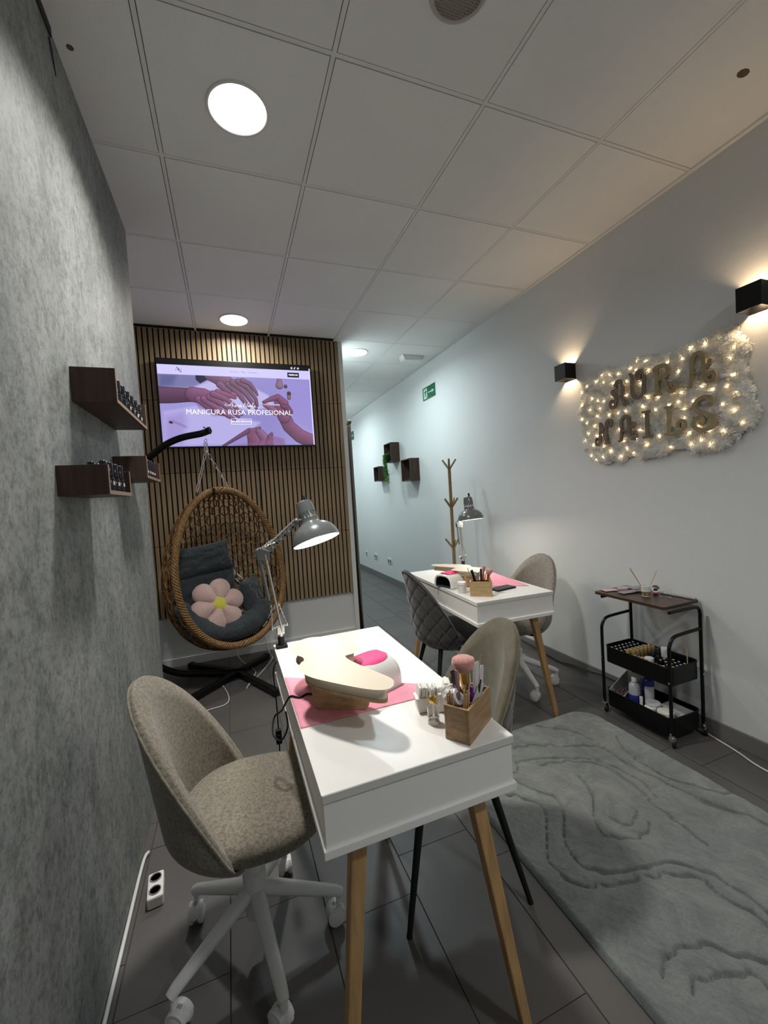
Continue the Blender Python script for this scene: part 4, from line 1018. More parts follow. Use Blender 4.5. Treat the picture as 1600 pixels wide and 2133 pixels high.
# ================================================================== TABLETOP THINGS
TZ = .7503
def hand_rest(label, base, rz, M_l, sc=1.0):
    """padded hand rest; origin on table, long axis local y"""
    t = thing('hand_rest', label, 'hand rest', base, rz)
    out = [(-.083, .187), (-.062, .224), (-.030, .241), (.003, .231), (.043, .192), (.069, .141), (.083, .096), (.082, .071), (.058, .056), (.035, .056), (.024, .040), (.022, .005), (.038, -.050), (.068, -.128), (.088, -.181), (.086, -.202), (.074, -.214), (.039, -.188), (-.026, -.112), (-.065, -.059), (-.082, -.016), (-.083, .013), (-.073, .037), (-.060, .053), (-.059, .093), (-.077, .129), (-.086, .161)]
    P = [(p.x, p.y) for p in smoothpts([(a, b, 0) for a, b in out], 4, True)]; n = len(P)
    def inset(d):
        R_ = []
        for i in range(n):
            a = P[i - 2]; b = P[(i + 2) % n]; dx, dy = b[0] - a[0], b[1] - a[1]; L_ = math.hypot(dx, dy) or 1
            R_.append((P[i][0] - (-dy / L_) * -d, P[i][1] - (dx / L_) * -d))
        return R_
    def tilt(x, y): return .104 + (y + .2) * -.01
    mb = MB(); vs = []; prof = [(0.0, .0), (-.003, .008), (-.002, .020), (.004, .029), (.012, .034), (.020, .036)]
    for d, z in prof:
        for (x, y) in inset(d): vs.append((x, y, tilt(x, y) + z))
    fs = [(k_ * n + i, k_ * n + (i + 1) % n, (k_ + 1) * n + (i + 1) % n, (k_ + 1) * n + i) for k_ in range(len(prof) - 1) for i in range(n)]
    fs.append(tuple((len(prof) - 1) * n + i for i in range(n))); mb.add(vs, fs)
    mb.build('padded_top', M_cush, t, smooth=60)
    mb = MB(); ins = inset(.002); vs = [(x, y, tilt(x, y) + z) for z in (-.010, .0) for x, y in ins]
    mb.add(vs, [tuple(range(n))[::-1]] + [(i, (i + 1) % n, n + (i + 1) % n, n + i) for i in range(n)] + [tuple(range(n, 2 * n))]).build('wooden_board', M_l, t)
    def blk(x0, y0, x1, y1, w_):
        d = Vector((x1 - x0, y1 - y0, 0)); L_ = d.length; M_ = Matrix.Translation((x0, y0, 0)) @ Matrix.Rotation(math.atan2(d.y, d.x), 4, 'Z')
        pr_ = [(.012, 0), (L_ - .022, 0), (L_ - .012, .004), (L_ - .006, .012), (L_ + .008, .094), (-.008, .094), (-.002, .014), (.004, .003)]
        return MB().prism(pr_, -w_ / 2, w_ / 2, M_ @ Matrix.Rotation(pi / 2, 4, 'X'))
    blk(-.062, .015, .085, -.065, .020).build('foot_block', M_l, t, bevel=.002)
    blk(-.060, .165, .060, .175, .020).build('foot_block', M_l, t, bevel=.002)
    return t
M_beech = mat('beech_veneer', (.42, .27, .135), .5, noise_=(8, .22, (1, 6, 9), 5))
hand_rest('cream padded bone-shaped hand rest on wooden feet on the foreground table', (.246, 1.132, TZ + .0015), 0, M_beech).scale = (.96, .97, .90)
hand_rest('cream padded hand rest on the far table behind the brush box', (1.345, 2.30, TZ + .0022), math.radians(186), M_beech).scale = (.86, .80, .72)
def uv_lamp(label, base, rz):
    """arched nail lamp; mouth towards local -y"""
    t = thing('nail_lamp', label, 'nail lamp', base, rz)
    L_ = .20; t.scale = (.84, .84, .88)
    def arch(f_, w0, h0, n_=25):       # closed arch outline
        return [(w0 * math.copysign(abs(math.cos(pi * i / (n_ - 1))) ** .62, math.cos(pi * i / (n_ - 1))), h0 * abs(math.sin(pi * i / (n_ - 1))) ** .62) for i in range(n_)]
    def outf(i, j):
        f_ = j / 18; y = -L_ / 2 + L_ * f_; e = 1 - max(0, (f_ - .55) / .45) ** 2.6 * .75; a = arch(f_, .098 * (e ** .4) * (1 - .05 * (1 - f_)), .098 * e * (.93 + .07 * min(1, f_ * 3)))[i]; return (a[0], y, a[1])
    mb = MB().grid(25, 19, outf)
    def inf(i, j):
        y = -L_ / 2 + (.0 if j == 0 else .008 + .13 * (j - 1) / 6); a = arch(0, .078, .074)[i]; return (a[0], y, a[1])
    def lip(i, j):
        a = outf(i, 0); b = inf(i, 0); p_ = Vector(a).lerp(Vector(b), j / 4); p_.y -= .007 * math.sin(j / 4 * pi); return tuple(p_)
    mb.grid(25, 5, lip); b_ = [outf(i, 18) for i in range(25)]; mb.add(b_, [tuple(range(25))])
    mb.build('shell', mat('glossy_white_plastic', (.78, .76, .72), .15, coat=.5), t, smooth=50)
    mi = MB().grid(25, 8, inf); bk = [inf(i, 7) for i in range(25)]; mi.add(bk, [tuple(range(25))])
    mi.build('dark_liner', mat('dark_liner', (.03, .035, .045), .3), t, smooth=50)
    MB().box((0, -.02, .003), (.15, .15, .004)).build('base_tray', mat('mirror_tray', (.05, .055, .07), .15), t, bevel=.001)
    def capf(i, j):
        u = -1 + 2 * i / 20; v = -1 + 2 * j / 20
        # disc mapping
        x = u * math.sqrt(1 - v * v / 2) * .060; y = max(v * math.sqrt(1 - u * u / 2) * .078 - .026, -.094); 
        f_ = (y + L_ / 2) / L_; e = 1 - max(0, (f_ - .55) / .45) ** 2.6 * .75; w0 = .098 * (e ** .4); h0 = .098 * e * .99
        c = min(abs(x) / w0, .999) ** (1 / .62); s_ = math.sqrt(1 - c * c); return (x, y, h0 * s_ ** .62 + .0018)
    MB().grid(21, 21, capf).build('pink_pad', M_pink, t, smooth=70)
    MB().box((.05, L_ / 2 - .004, .016), (.018, .03, .014)).build('plug', M_blackm, t, bevel=.002)
    return t
NAILLAMP1 = uv_lamp('white arched nail lamp with a hot pink top beside the foreground hand rest', (.352, 1.205, TZ + .0015), math.radians(112))
uv_lamp('white arched nail lamp with a hot pink top on the far table', (1.275, 2.25, TZ + .0022), math.radians(-76))
def towel(name, label, pts, z, creases):
    def f(sz):
        def g_(i, j):
            u, v = i / 30, j / 30; a, b, c, d = [Vector((p[0], p[1], 0)) for p in pts]
            q_ = a.lerp(b, u).lerp(d.lerp(c, u), v); h_ = .0008 + .0007 * abs(noise.noise((u * 5, v * 5, 2)))
            for cu in creases[0]: h_ += .0012 * math.exp(-((u - cu) / .015) ** 2)
            for cv in creases[1]: h_ += .0012 * math.exp(-((v - cv) / .015) ** 2)
            e = .004 * noise.noise((u * 9, v * 9, 4)); return (q_.x + e * (v in (0, 1)), q_.y + e * (u in (0, 1)), z + (h_ if sz else 0))
        return g_
    o = MB().grid(31, 31, f(1)).build(name, M_towel, smooth=60, merge=False); so_ = o.modifiers.new('s', 'SOLIDIFY'); so_.thickness = .0006; so_.offset = 1
    tag(o, label, 'towel'); return o
towel('pink_towel', 'pink paper towel unfolded across the foreground table under the hand rest', [(.131, 1.06), (.482, 1.062), (.529, 1.126), (.131, 1.40)], TZ, ([.33, .66], [.5]))
# cut far corner more exactly: the towel widens to the upper right
p0 = [on2(.10, .35), on2(.452, .17), on2(.500, .62), on2(.20, .66)]
towel('pink_towel', 'pink paper towel spread on the far table behind the brush box', p0, TZ, ([.5], [.33, .66]))

def obox(name, label, base, rz, L_, W_, H1, H2, mt, dividers, g=None):
    """open wooden organiser: long axis local x, height H1 at -x end rising to H2 over the rear part"""
    t = thing(name, label, 'organizer', base, rz); th = .006
    st = -L_ / 2 + L_ * .42
    for s_ in (-1, 1):
        y = s_ * (W_ / 2 - th / 2)
        MB().prism([(-L_ / 2, 0), (L_ / 2, 0), (L_ / 2, H2), (st + .02, H2), (st, H1), (-L_ / 2, H1)], -th / 2, th / 2, Matrix.Translation((0, y, 0)) @ Matrix.Rotation(pi / 2, 4, 'X')).build('side_board', mt, t, bevel=.0008)
    MB().bb(-L_ / 2, -L_ / 2 + th, -W_ / 2 + th, W_ / 2 - th, 0, H1).build('end_board', mt, t, bevel=.0008)
    MB().bb(L_ / 2 - th, L_ / 2, -W_ / 2 + th, W_ / 2 - th, 0, H2).build('end_board', mt, t, bevel=.0008)
    MB().bb(-L_ / 2 + th, L_ / 2 - th, -W_ / 2 + th, W_ / 2 - th, 0, th).build('bottom_board', mt, t)
    for d in dividers:
        if d[0] == 'x': MB().bb(d[1] - .002, d[1] + .002, -W_ / 2 + th, W_ / 2 - th, th, d[2]).build('divider', mt, t)
        else: MB().bb(d[3], d[4], d[1] - .002, d[1] + .002, th, d[2]).build('divider', mt, t)
    return t
# local frame for the foreground organiser: near-left corner (.440,.852), near corner (.478,.806), far corner (.585,.879)
M_box = mat('acacia_box', (.33, .20, .095), .42, noise_=(9, .3, (1, 3, 9), 6)); M_boxd = mat('acacia_box_light', (.40, .26, .13), .45, noise_=(9, .3, (1, 3, 9), 6))
B0 = Vector((.478, .806)); bx = Vector((.107, .073)).normalized(); by = Vector((-bx.y, bx.x)); OL, OW = .135, .063
bc = B0 + bx * OL / 2 + by * OW / 2; brz = math.atan2(bx.y, bx.x)
obox('brush_box', 'wooden brush organiser crammed with brushes and files on the foreground table corner', (bc.x, bc.y, TZ), brz, OL, OW, .083, .083, M_box, [('x', -.022, .078), ('x', .03, .078), ('y', .0, .075, -.06, -.022)])
def inb(u, v, z=0):      # point in organiser frame: u from near end 0..OL, v from right side 0..OW
    p_ = B0 + bx * u + by * v; return Vector((p_.x, p_.y, TZ + .008 + (z - .008) * .84))
M_bris = fabric('pink_bristle', (.52, .22, .19), (.66, .33, .28), 500, .9, .5); M_brown = mat('dark_brown_handle', (.05, .03, .028), .3); M_pale = mat('clear_pale_plastic', (.62, .60, .60), .25)
M_pinkt = mat('pink_tube', (.50, .20, .24), .25, coat=.5); M_purple = mat('purple_metallic', (.25, .02, .38), .25, .5); M_wood = mat('orange_stick', (.50, .32, .16), .6); M_pk2 = mat('bright_pink', (.80, .10, .28), .4)
def fluffy_brush(a, b_, label, bristle=M_bris, hd=.030, group=None, fer=M_gold, hand=M_brown):
    a, b_ = Vector(a), Vector(b_); d = (b_ - a).normalized(); Q = d.to_track_quat('Z', 'Y').to_matrix().to_4x4(); L_ = (b_ - a).length
    t = thing('makeup_brush', label, 'brush', a, group=group); M_ = Q
    MB().tube([(0, 0, 0), (0, 0, L_ * .45), (0, 0, L_ * .52)], [.005, .006, .007], 12, M=M_).build('handle', hand, t, smooth=50)
    MB().lathe([(.007, L_ * .50), (.0075, L_ * .52), (hd * .50, L_ * .76), (hd * .52, L_ * .77), (0, L_ * .77)], 18, M_).build('ferrule', fer, t, smooth=50)
    MB().lathe([(hd * .50, L_ * .765), (hd * .85, L_ * .84), (hd * 1.0, L_ * .91), (hd * .93, L_ * .965), (hd * .6, L_ * .995), (0, L_)], 26, M_).build('bristles', bristle, t, smooth=80)
    return t
def slim(name, label, cat, a, b_, r, m_, group=None, parts=()):
    """thin stick from a to b; parts=[(f0,f1,radius,material,name)]"""
    a, b_ = Vector(a), Vector(b_); t = thing(name, label, cat, a, group=group); d = b_ - a
    MB().tube([(0, 0, 0), d], r, 10).build('shaft', m_, t, smooth=50)
    for f0, f1, rr, mm_, nm_ in parts: MB().tube([d * f0, d * (f0 * .3 + f1 * .7), d * f1], rr, 10).build(nm_, mm_, t, smooth=50)
    return t
def flat(name, label, cat, a, b_, w_, th, m_, side, group=None):
    a, b_ = Vector(a), Vector(b_); d = b_ - a; L_ = d.length; z = d.normalized(); x = Vector(side); x = (x - z * x.dot(z)).normalized(); y = z.cross(x)
    M_ = Matrix(((x.x, y.x, z.x, 0), (x.y, y.y, z.y, 0), (x.z, y.z, z.z, 0), (0, 0, 0, 1)))
    o = MB().prism([(-w_ / 2, 0), (w_ / 2, 0), (w_ / 2, L_ - w_ * .4), (w_ * .3, L_), (-w_ * .3, L_), (-w_ / 2, L_ - w_ * .4)], -th / 2, th / 2, M_ @ Matrix.Rotation(pi / 2, 4, 'X')).build(name, m_, loc=a, bevel=.0004); tag(o, label, cat, group); return o
# view helper directions: image right ~ (+x), image up ~ (+z)
fluffy_brush(inb(.060, .030, .010), inb(.070, .040, .212), 'large fluffy pink powder brush with gold ferrule standing in the foreground brush box', hd=.029)
flat('nail_file', 'dark brown nail file leaning left beside the fluffy brush', 'nail file', inb(.062, .020, .01), inb(.030, .052, .185), .012, .003, M_brown, (1, 0, 0))
slim('nail_brush', 'black capped nail brush left of the pink tube', 'brush', inb(.052, .040, .01), inb(.036, .055, .165), .0035, M_brown, parts=[(.88, 1.0, .0042, M_blackm, 'cap')])
t = thing('lip_tube', 'rose pink glossy tube standing in the foreground brush box', 'tube', inb(.040, .045, .01)); MB().lathe([(0, 0), (.0065, 0), (.0068, .09), (0, .09)], 16).build('body', M_pinkt, t, smooth=50); MB().lathe([(.0070, .09), (.0072, .14), (.005, .145), (0, .145)], 16).build('cap', mat('rose_cap', (.42, .25, .25), .2, .4), t, smooth=50)
slim('detail_brush', 'thin white detail brush right of the gold ferrule', 'brush', inb(.066, .022, .01), inb(.078, .028, .170), .0022, M_pale)
slim('purple_brush', 'shiny purple nail brush in the foreground brush box', 'brush', inb(.055, .018, .01), inb(.064, .018, .128), .0045, M_purple)
for i, (u, v, uu, vv, h_) in enumerate([(.085, .02, .112, .020, .182), (.092, .026, .118, .030, .172), (.080, .030, .092, .042, .200), (.098, .018, .126, .014, .165)]):
    flat('nail_file', ['tall white nail file leaning right in the foreground brush box', 'second white nail file behind the first, grey-edged', 'pale translucent nail file right behind the fluffy brush', 'short white nail file at the right of the bundle'][i], 'nail file', inb(u, v, .01), inb(uu, vv, h_), .013, .002, M_pale, (1, .3, 0))
slim('detail_brush', 'fine silver-tipped brush with pink grip leaning far right', 'brush', inb(.10, .02, .01), inb(.140, .022, .190), .0016, mat('silver_shaft', (.35, .35, .33), .3, .7), parts=[(.50, .72, .0036, M_pk2, 'grip')])
slim('detail_brush', 'dark thin brush low at the front right of the box', 'brush', inb(.045, .010, .01), inb(.090, .004, .140), .0022, M_brown)
flat('cuticle_scissors', 'dark flat metal tool lying slanted across the right side of the box', 'tool', inb(.030, .012, .06), inb(.098, .004, .128), .014, .003, mat('dark_steel', (.10, .10, .10), .3, .8), (1, 0, .2))
rnd = random.Random(21)
for i in range(12):
    u0 = .010 + rnd.uniform(0, .008); v0 = .036 + rnd.uniform(0, .018)
    slim('cuticle_stick', 'thin wooden cuticle stick in the left front compartment of the brush box', 'stick', inb(u0, v0, .008), inb(u0 - rnd.uniform(-.004, .010), v0 + rnd.uniform(-.004, .012), .120 + rnd.uniform(0, .018)), .0014, M_wood, 'sticks in the left front compartment')
for i in range(9):
    u0 = .010 + rnd.uniform(0, .01); v0 = .012 + rnd.uniform(0, .014)
    slim('cuticle_stick', 'thin wooden cuticle stick in the right front compartment of the brush box', 'stick', inb(u0, v0, .008), inb(u0 + rnd.uniform(.006, .022), v0 + rnd.uniform(-.008, .008), .118 + rnd.uniform(0, .026)), .0016, M_wood, 'sticks in the right front compartment')
t = thing('tape_roll', 'white roll of wrapped tape resting in the brush box', 'roll', inb(.030, .044, .108)); MB().lathe([(.010, -.008), (.019, -.009), (.020, 0), (.019, .009), (.010, .008), (.010, -.008)], 24, Matrix.Rotation(1.1, 4, 'X') @ Matrix.Rotation(.5, 4, 'Y'), cap=False).build('roll', mat('white_tape', (.72, .72, .74), .4), t, smooth=40); MB().lathe([(.0195, -.002), (.0205, 0), (.0195, .002)], 24, Matrix.Rotation(1.1, 4, 'X') @ Matrix.Rotation(.5, 4, 'Y'), cap=False).build('stripe', mat('grey_stripe', (.25, .27, .33), .5), t, smooth=40)
o = pillow(.045, .035, .03, Matrix.Rotation(.6, 4, 'X'), 9, .006, nu=16, nv=14).build('cotton_wad', M_fluff, loc=inb(.040, .066, .112), smooth=80); tag(o, 'crumpled translucent white wad behind the tape roll', 'cotton')

# dropper bottle
t = thing('dropper_bottle', 'clear glass dropper bottle with gold collar and white bulb on the foreground table', 'bottle', (.449, .930, TZ)); t.scale = (.95, .95, .80)
MB().lathe([(0, .0), (.0145, .0), (.0160, .002), (.0162, .050), (.0150, .058), (.0085, .066), (.0075, .070), (.0065, .070), (.0070, .064), (.0135, .056), (.0147, .049), (.0146, .005), (0, .004)], 28).build('glass_body', M_glass, t, smooth=50)
MB().lathe([(0, .0045), (.0142, .0055), (.0143, .022), (0, .022)], 28).build('liquid', mat('clear_liquid', (1, 1, 1), .02, trans=1, ior=1.34), t, smooth=50)
MB().tube([(0, 0, .012), (0, 0, .066)], .0022, 10).build('pipette', M_glass, t, smooth=50)
MB().lathe([(0, .069), (.0098, .069), (.0102, .071), (.0100, .086), (.0085, .088), (0, .088)], 28).build('collar', M_gold, t, smooth=50)
MB().lathe([(.0052, .088), (.0054, .094), (.0045, .108), (.003, .113), (0, .114)], 18).build('rubber_bulb', M_whitep, t, smooth=60)
# wipes in white holder
t = thing('wipe_holder', 'white plastic holder filled with square lint wipes behind the dropper bottle', 'holder', (.470, 1.000, TZ), math.radians(-12)); t.scale = (1.08, 1.1, .95)
MB().prism([(-.030, 0), (.030, 0), (.036, .042), (-.036, .042)], -.020, .020, Matrix.Rotation(pi / 2, 4, 'X')).build('tray', M_whitep, t, bevel=.003)
for k_ in range(9):
    MB().box((-.030 + k_ * .0065, 0, .052), (.0055, .034 - (k_ % 3) * .002, .032)).build('wipe', M_whitep if k_ % 2 else mat('cotton_white', (.76, .75, .70), .9), t, rot=(0, .15 + rnd.uniform(-.08, .08), 0), bevel=.0015)
t = thing('wipe_box', 'open white box of folded wipes between the wipe holder and the brush box', 'box', (.520, .980, TZ), math.radians(-20)); t.scale = (1.15, 1.2, 1.0)
MB().bb(-.026, .026, -.022, .022, 0, .05).build('box', M_whitep, t, bevel=.003)
for k_ in range(4): MB().box((-.018 + k_ * .012, 0, .058), (.008, .038, .03)).build('wipe', mat('cotton_white', (.76, .75, .70), .9), t, rot=(rnd.uniform(-.1, .1), rnd.uniform(-.25, .25), 0), bevel=.002)

# far table organiser with brushes etc.
o2 = on2(.115, .088); O2 = Vector((1.214, 1.981)); e2 = Vector((1.290, 1.876)) - O2; e2.normalize(); e2 = Vector((.115, -.09)).normalized() 
O2 = Vector((1.213, 1.957)); f2 = Vector((-e2.y, e2.x)); Lo, Wo = .118, .055
c2 = O2 + e2 * Lo / 2 + f2 * Wo / 2
obox('brush_box', 'pale wooden brush organiser at the near corner of the far table', (c2.x, c2.y, TZ), math.atan2(e2.y, e2.x), Lo, Wo, .082, .082, mat('pale_bamboo', (.42, .29, .14), .5, noise_=(10, .2, (1, 3, 8))), [('x', .01, .075)])
def in2(u, v, z): p_ = O2 + e2 * u + f2 * v; return Vector((p_.x, p_.y, TZ + z))
fluffy_brush(in2(.085, .03, .01), in2(.110, .030, .150), 'dusky pink round brush leaning right in the far brush box', hd=.018)
fluffy_brush(in2(.065, .03, .01), in2(.080, .036, .165), 'slender dark pink brush standing tallest in the far brush box', bristle=M_pinkt, hd=.009)
slim('makeup_tube', 'black thick pen leaning left in the far brush box', 'pen', in2(.045, .03, .01), in2(.012, .03, .142), .0075, M_black)
slim('makeup_brush', 'brown handled brush upright in the middle of the far brush box', 'brush', in2(.058, .03, .01), in2(.064, .03, .150), .006, M_brown)
slim('makeup_brush', 'thin gold stick between the brushes of the far brush box', 'brush', in2(.068, .02, .01), in2(.092, .02, .135), .0022, M_gold)
slim('detail_brush', 'thin silver brush at the far left of the far brush box', 'brush', in2(.03, .03, .01), in2(-.010, .03, .155), .0018, M_steel)
slim('nail_tool', 'chrome tool standing between the pen and brushes in the far box', 'tool', in2(.045, .035, .01), in2(.044, .035, .130), .007, M_chrome)
slim('pink_tube', 'small pink tube at the right end of the far brush box', 'tube', in2(.108, .03, .01), in2(.108, .03, .098), .005, M_bris)
t = thing('phone', 'dark smartphone lying flat on the far table near the wall chair', 'phone', (1.462, 2.000, TZ), math.radians(8))
MB().box((0, 0, .0045), (.145, .072, .009)).build('body', M_blackm, t, bevel=.003); MB().box((0, 0, .0093), (.138, .066, .0006)).build('screen', mat('dark_glass', (.01, .01, .012), .08), t)
t = thing('white_jar', 'small white jar behind the far brush box', 'jar', (1.222, 2.055, TZ)); MB().lathe([(0, 0), (.024, 0), (.025, .002), (.024, .05), (0, .05)], 24).build('body', M_whitep, t, smooth=40); MB().lathe([(.0255, .048), (.0255, .062), (.024, .064), (0, .064)], 24).build('lid', M_whitep, t, smooth=40)

# ------------------------------------------------------------------ left wall shelves with polish
def wall_shelf(y0, y1, z0, z1, label, n, hts, caps, glabel):
    t = thing('wall_shelf', label, 'shelf', (LX, (y0 + y1) / 2, z0)); W2 = (y1 - y0) / 2; d = .115; th = .011
    for s_ in (-1, 1): 
        sb = MB().bb(0, d, s_ * W2 - (th if s_ > 0 else 0), s_ * W2 + (0 if s_ > 0 else th), 0, z1 - z0).build('side_board', M_walnut, t, bevel=.0008)
        MB().bb(d, d + .0008, s_ * W2 - (th if s_ > 0 else 0), s_ * W2 + (0 if s_ > 0 else th), 0, z1 - z0).build('edge_strip', M_wedge, sb)
    b = MB().bb(0, d, -W2 + th, W2 - th, 0, th).build('bottom_board', M_walnut, t, bevel=.0008); MB().bb(d, d + .0008, -W2 + th, W2 - th, 0, th).build('edge_strip', M_wedge, b)
    for i in range(n):
        f_ = (i + .5) / n; y = y0 + th + .016 + (y1 - y0 - 2 * th - .032) * f_; x = LX + (.095 if i % 2 == 0 else .060)
        polish((x, y, z0 + th), ORD[i] + ' ' + glabel, hts, caps, 'nail polish bottles on the left wall shelves')
PB = {}
M_polb = mat('gloss_black_bottle', (.008, .008, .010), .18); M_lab = mat('label_grey', (.45, .45, .45), .5)
def polish(loc, label, h_=.075, capm=None, group=None, r=.0115, body=None, capc=None):
    key = (round(h_, 3), capm.name if capm else None, r, body.name if body else None, capc.name if capc else None)
    if key not in PB:
        t = thing('nail_polish_bottle', label, 'bottle', loc, group=group); hb = h_ * .52
        MB().lathe([(0, 0), (r * .96, 0), (r, .002), (r, hb - .004), (r * .7, hb), (0, hb)], 12).build('bottle_body', body or M_polb, t, smooth=40)
        MB().lathe([(r * .62, hb - .001), (r * .92, hb + .001), (r * .85, h_ - .002), (r * .7, h_), (0, h_)], 12).build('cap', capc or M_polb, t, smooth=40)
        if capm: MB().lathe([(0, h_ - .001), (r * .55, h_ - .001), (r * .55, h_ + .0012), (0, h_ + .0012)], 12).build('cap_dot', capm, t)
        if r > .011: MB().box((r * .86, 0, hb * .55), (.004, .008, hb * .25)).build('label', M_lab, t)
        PB[key] = t; return t
    return dup(PB[key], loc, random.uniform(-.5, .3), label)
M_dotp = mat('dot_pinkish', (.40, .29, .27), .5); M_dotw = mat('dot_white', (.42, .42, .41), .4)
wall_shelf(1.46, 1.95, 1.672, 1.775, 'highest and longest dark wooden U-shaped shelf on the wallpapered left wall', 13, .085, None, 'black polish bottle from the near end of the highest left wall shelf')
wall_shelf(1.285, 1.545, 1.388, 1.468, 'lower dark wooden U-shaped shelf on the left wall, nearest the camera', 7, .083, M_dotp, 'pink-topped black polish bottle from the near end of the lower near shelf')
wall_shelf(1.865, 2.19, 1.468, 1.556, 'dark wooden U-shaped shelf on the left wall, nearest the hanging chair', 10, .075, None, 'black polish bottle from the near end of the shelf nearest the hanging chair')

# ------------------------------------------------------------------ cart
CX0, CX1, CY0, CY1 = 1.968, 2.205, 1.385, 1.775
t = thing('rolling_cart', 'black metal three-tier rolling cart with a dark wooden top by the right wall', 'cart', ((CX0 + CX1) / 2, (CY0 + CY1) / 2, 0)); cc_ = Vector(((CX0 + CX1) / 2, (CY0 + CY1) / 2, 0))
hx, hy = (CX1 - CX0) / 2, (CY1 - CY0) / 2
M_ctop = mat('dark_walnut_top', (.050, .026, .017), .35, noise_=(7, .3, (3, .5, 3), 5))
def rrect(x0, x1, y0, y1, r, n=5):
    P = []
    for cx, cy, a0 in ((x1 - r, y1 - r, 0), (x0 + r, y1 - r, 90), (x0 + r, y0 + r, 180), (x1 - r, y0 + r, 270)):
        P += [(cx + r * math.cos(math.radians(a0 + 90 * i / n)), cy + r * math.sin(math.radians(a0 + 90 * i / n))) for i in range(n + 1)]
    return P
MB().prism(rrect(-hx + .002, hx + .030, -hy + .02, hy + .045, .012), .685, .700).build('wooden_top', M_ctop, t, bevel=.001)
for s_ in (-1, 1):
    y = s_ * hy
    P = smoothpts([(-hx + .01, y, .676), (hx - .06, y, .676), (hx - .015, y, .668), (hx, y, .640), (hx, y, .58), (hx, y, .3), (hx, y, .06)], 5); MB().tube(P, .0085, 10).build('rear_post', M_black, t, smooth=50)
    P = smoothpts([(hx, y, .560), (-.01, y, .556), (-hx + .035, y, .548), (-hx + .006, y, .515), (-hx, y, .47), (-hx, y, .25), (-hx, y, .06)], 5); MB().tube(P, .0085, 10).build('front_post', M_black, t, smooth=50)
    for xx_ in (-hx, hx):
        MB().lathe([(0, .052), (.010, .052), (.011, .064), (0, .064)], 12, Matrix.Translation((xx_, y, 0))).build('caster_collar', M_chrome, t, smooth=50)
        w_ = MB().lathe([(0, -.008), (.018, -.008), (.020, -.005), (.020, .005), (.018, .008), (0, .008)], 18, Matrix.Translation((xx_ + .008, y - .004, .020)) @ Matrix.Rotation(pi / 2, 4, 'X') @ Matrix.Rotation(.5, 4, 'Y')).build('wheel', M_blackm, t, smooth=40)
        MB().bb(xx_ - .010, xx_ + .012, y - .013, y + .011, .034, .054).build('fork', M_chrome, w_, bevel=.002)
def basket(z0, z1, nm):
    o_ = rrect(-hx + .008, hx - .008, -hy + .004, hy - .004, .03); i_ = rrect(-hx + .0105, hx - .0105, -hy + .0065, hy - .0065, .028); n = len(o_)
    vs = [(x, y, z) for P_, z in ((o_, z0), (o_, z1), (i_, z1), (i_, z0 + .003)) for x, y in P_]
    fs = [(k_ * n + i, k_ * n + (i + 1) % n, (k_ + 1) * n + (i + 1) % n, (k_ + 1) * n + i) for k_ in range(3) for i in range(n)] + [tuple(range(n))[::-1], tuple(3 * n + i for i in range(n))]
    b_ = MB().add(vs, fs).build(nm, M_black, t, smooth=40)
    MB().tube([(x, y, z1) for x, y in o_], .003, 6, closed=True).build('rim_wire', M_black, b_, smooth=50)
    for sx in (-1, 1):
        for sy in (-1, 1): MB().lathe([(0, 0), (.005, 0), (.005, .003), (0, .004)], 8, Matrix.Translation((sx * (hx + .0085) if sx < 0 else hx - .004, sy * (hy + (.009 if sx > 0 else 0)), (z0 + z1) / 2 - .02)) @ Matrix.Rotation(-pi / 2 if sx < 0 else pi / 2, 4, 'Y' if sx < 0 else 'X')).build('screw', M_chrome, b_)
basket(.302, .392, 'upper_tray'); basket(.045, .136, 'lower_tray')
# bottles in upper tray
def ct(u, v, z=.3055): return (CX0 + u, CY0 + v, z)     # u from room side, v from near end
G1 = 'black-capped bottles at the left end of the cart tray'; G2 = 'gold-capped bottles in the cart tray'; G3 = 'small black-capped pots at the right end of the cart tray'; G4 = 'dark bottles in the middle of the cart tray'
for i in range(7):
    for j in range(3): polish(ct(.030 + i * .028, .352 - j * .031, .325), ORD[i] + ' white-dotted black bottle from the front in ' + ORD[j] + ' row at the cart tray far end', .062, M_dotw, G1, r=.0100)
    polish(ct(.034 + i * .028, .256, .3055), ORD[i] + ' bronze-gold capped bottle from the front in the row across the cart tray', .098, None, G2, r=.0105, body=mat('amber_bottle', (.35, .14, .05), .3), capc=mat('bronze_cap', (.50, .33, .14), .35, .7))
M_olive = mat('olive_gold_cap', (.32, .24, .11), .35, .6)
for i in range(6): polish(ct(.040 + i * .030, .224, .3055), ORD[i] + ' dull olive-gold capped bottle from the front beside the amber row in the cart tray', .104, None, G2, r=.0105, body=mat('dark_amber', (.12, .06, .03), .3), capc=M_olive)
for i in range(4): polish(ct(.022, .200 - i * .022 + .02 * 0, .3055), ORD[i] + ' short gold-capped bottle along the room-side edge of the upper cart tray', .090, None, G2, r=.0092, body=mat('amber_bottle', (.35, .14, .05), .3), capc=M_olive)
for i in range(6):
    for j in range(5):
        if i < 3 and j > 2: continue
        polish(ct(.052 + i * .029, .030 + j * .029, .3055), ORD[i] + ' small black pot from the front, ' + ORD[j] + ' row from the cart tray near end', .058, M_dotw, G3, r=.0105)
for i, (u, v, h_) in enumerate([(.10, .188, .07), (.135, .190, .09), (.165, .185, .105), (.20, .19, .10), (.145, .166, .075)]): polish(ct(u, v), ORD[i] + ' dark product bottle from the room side in the middle of the cart tray', h_, None, G4, r=.0118)
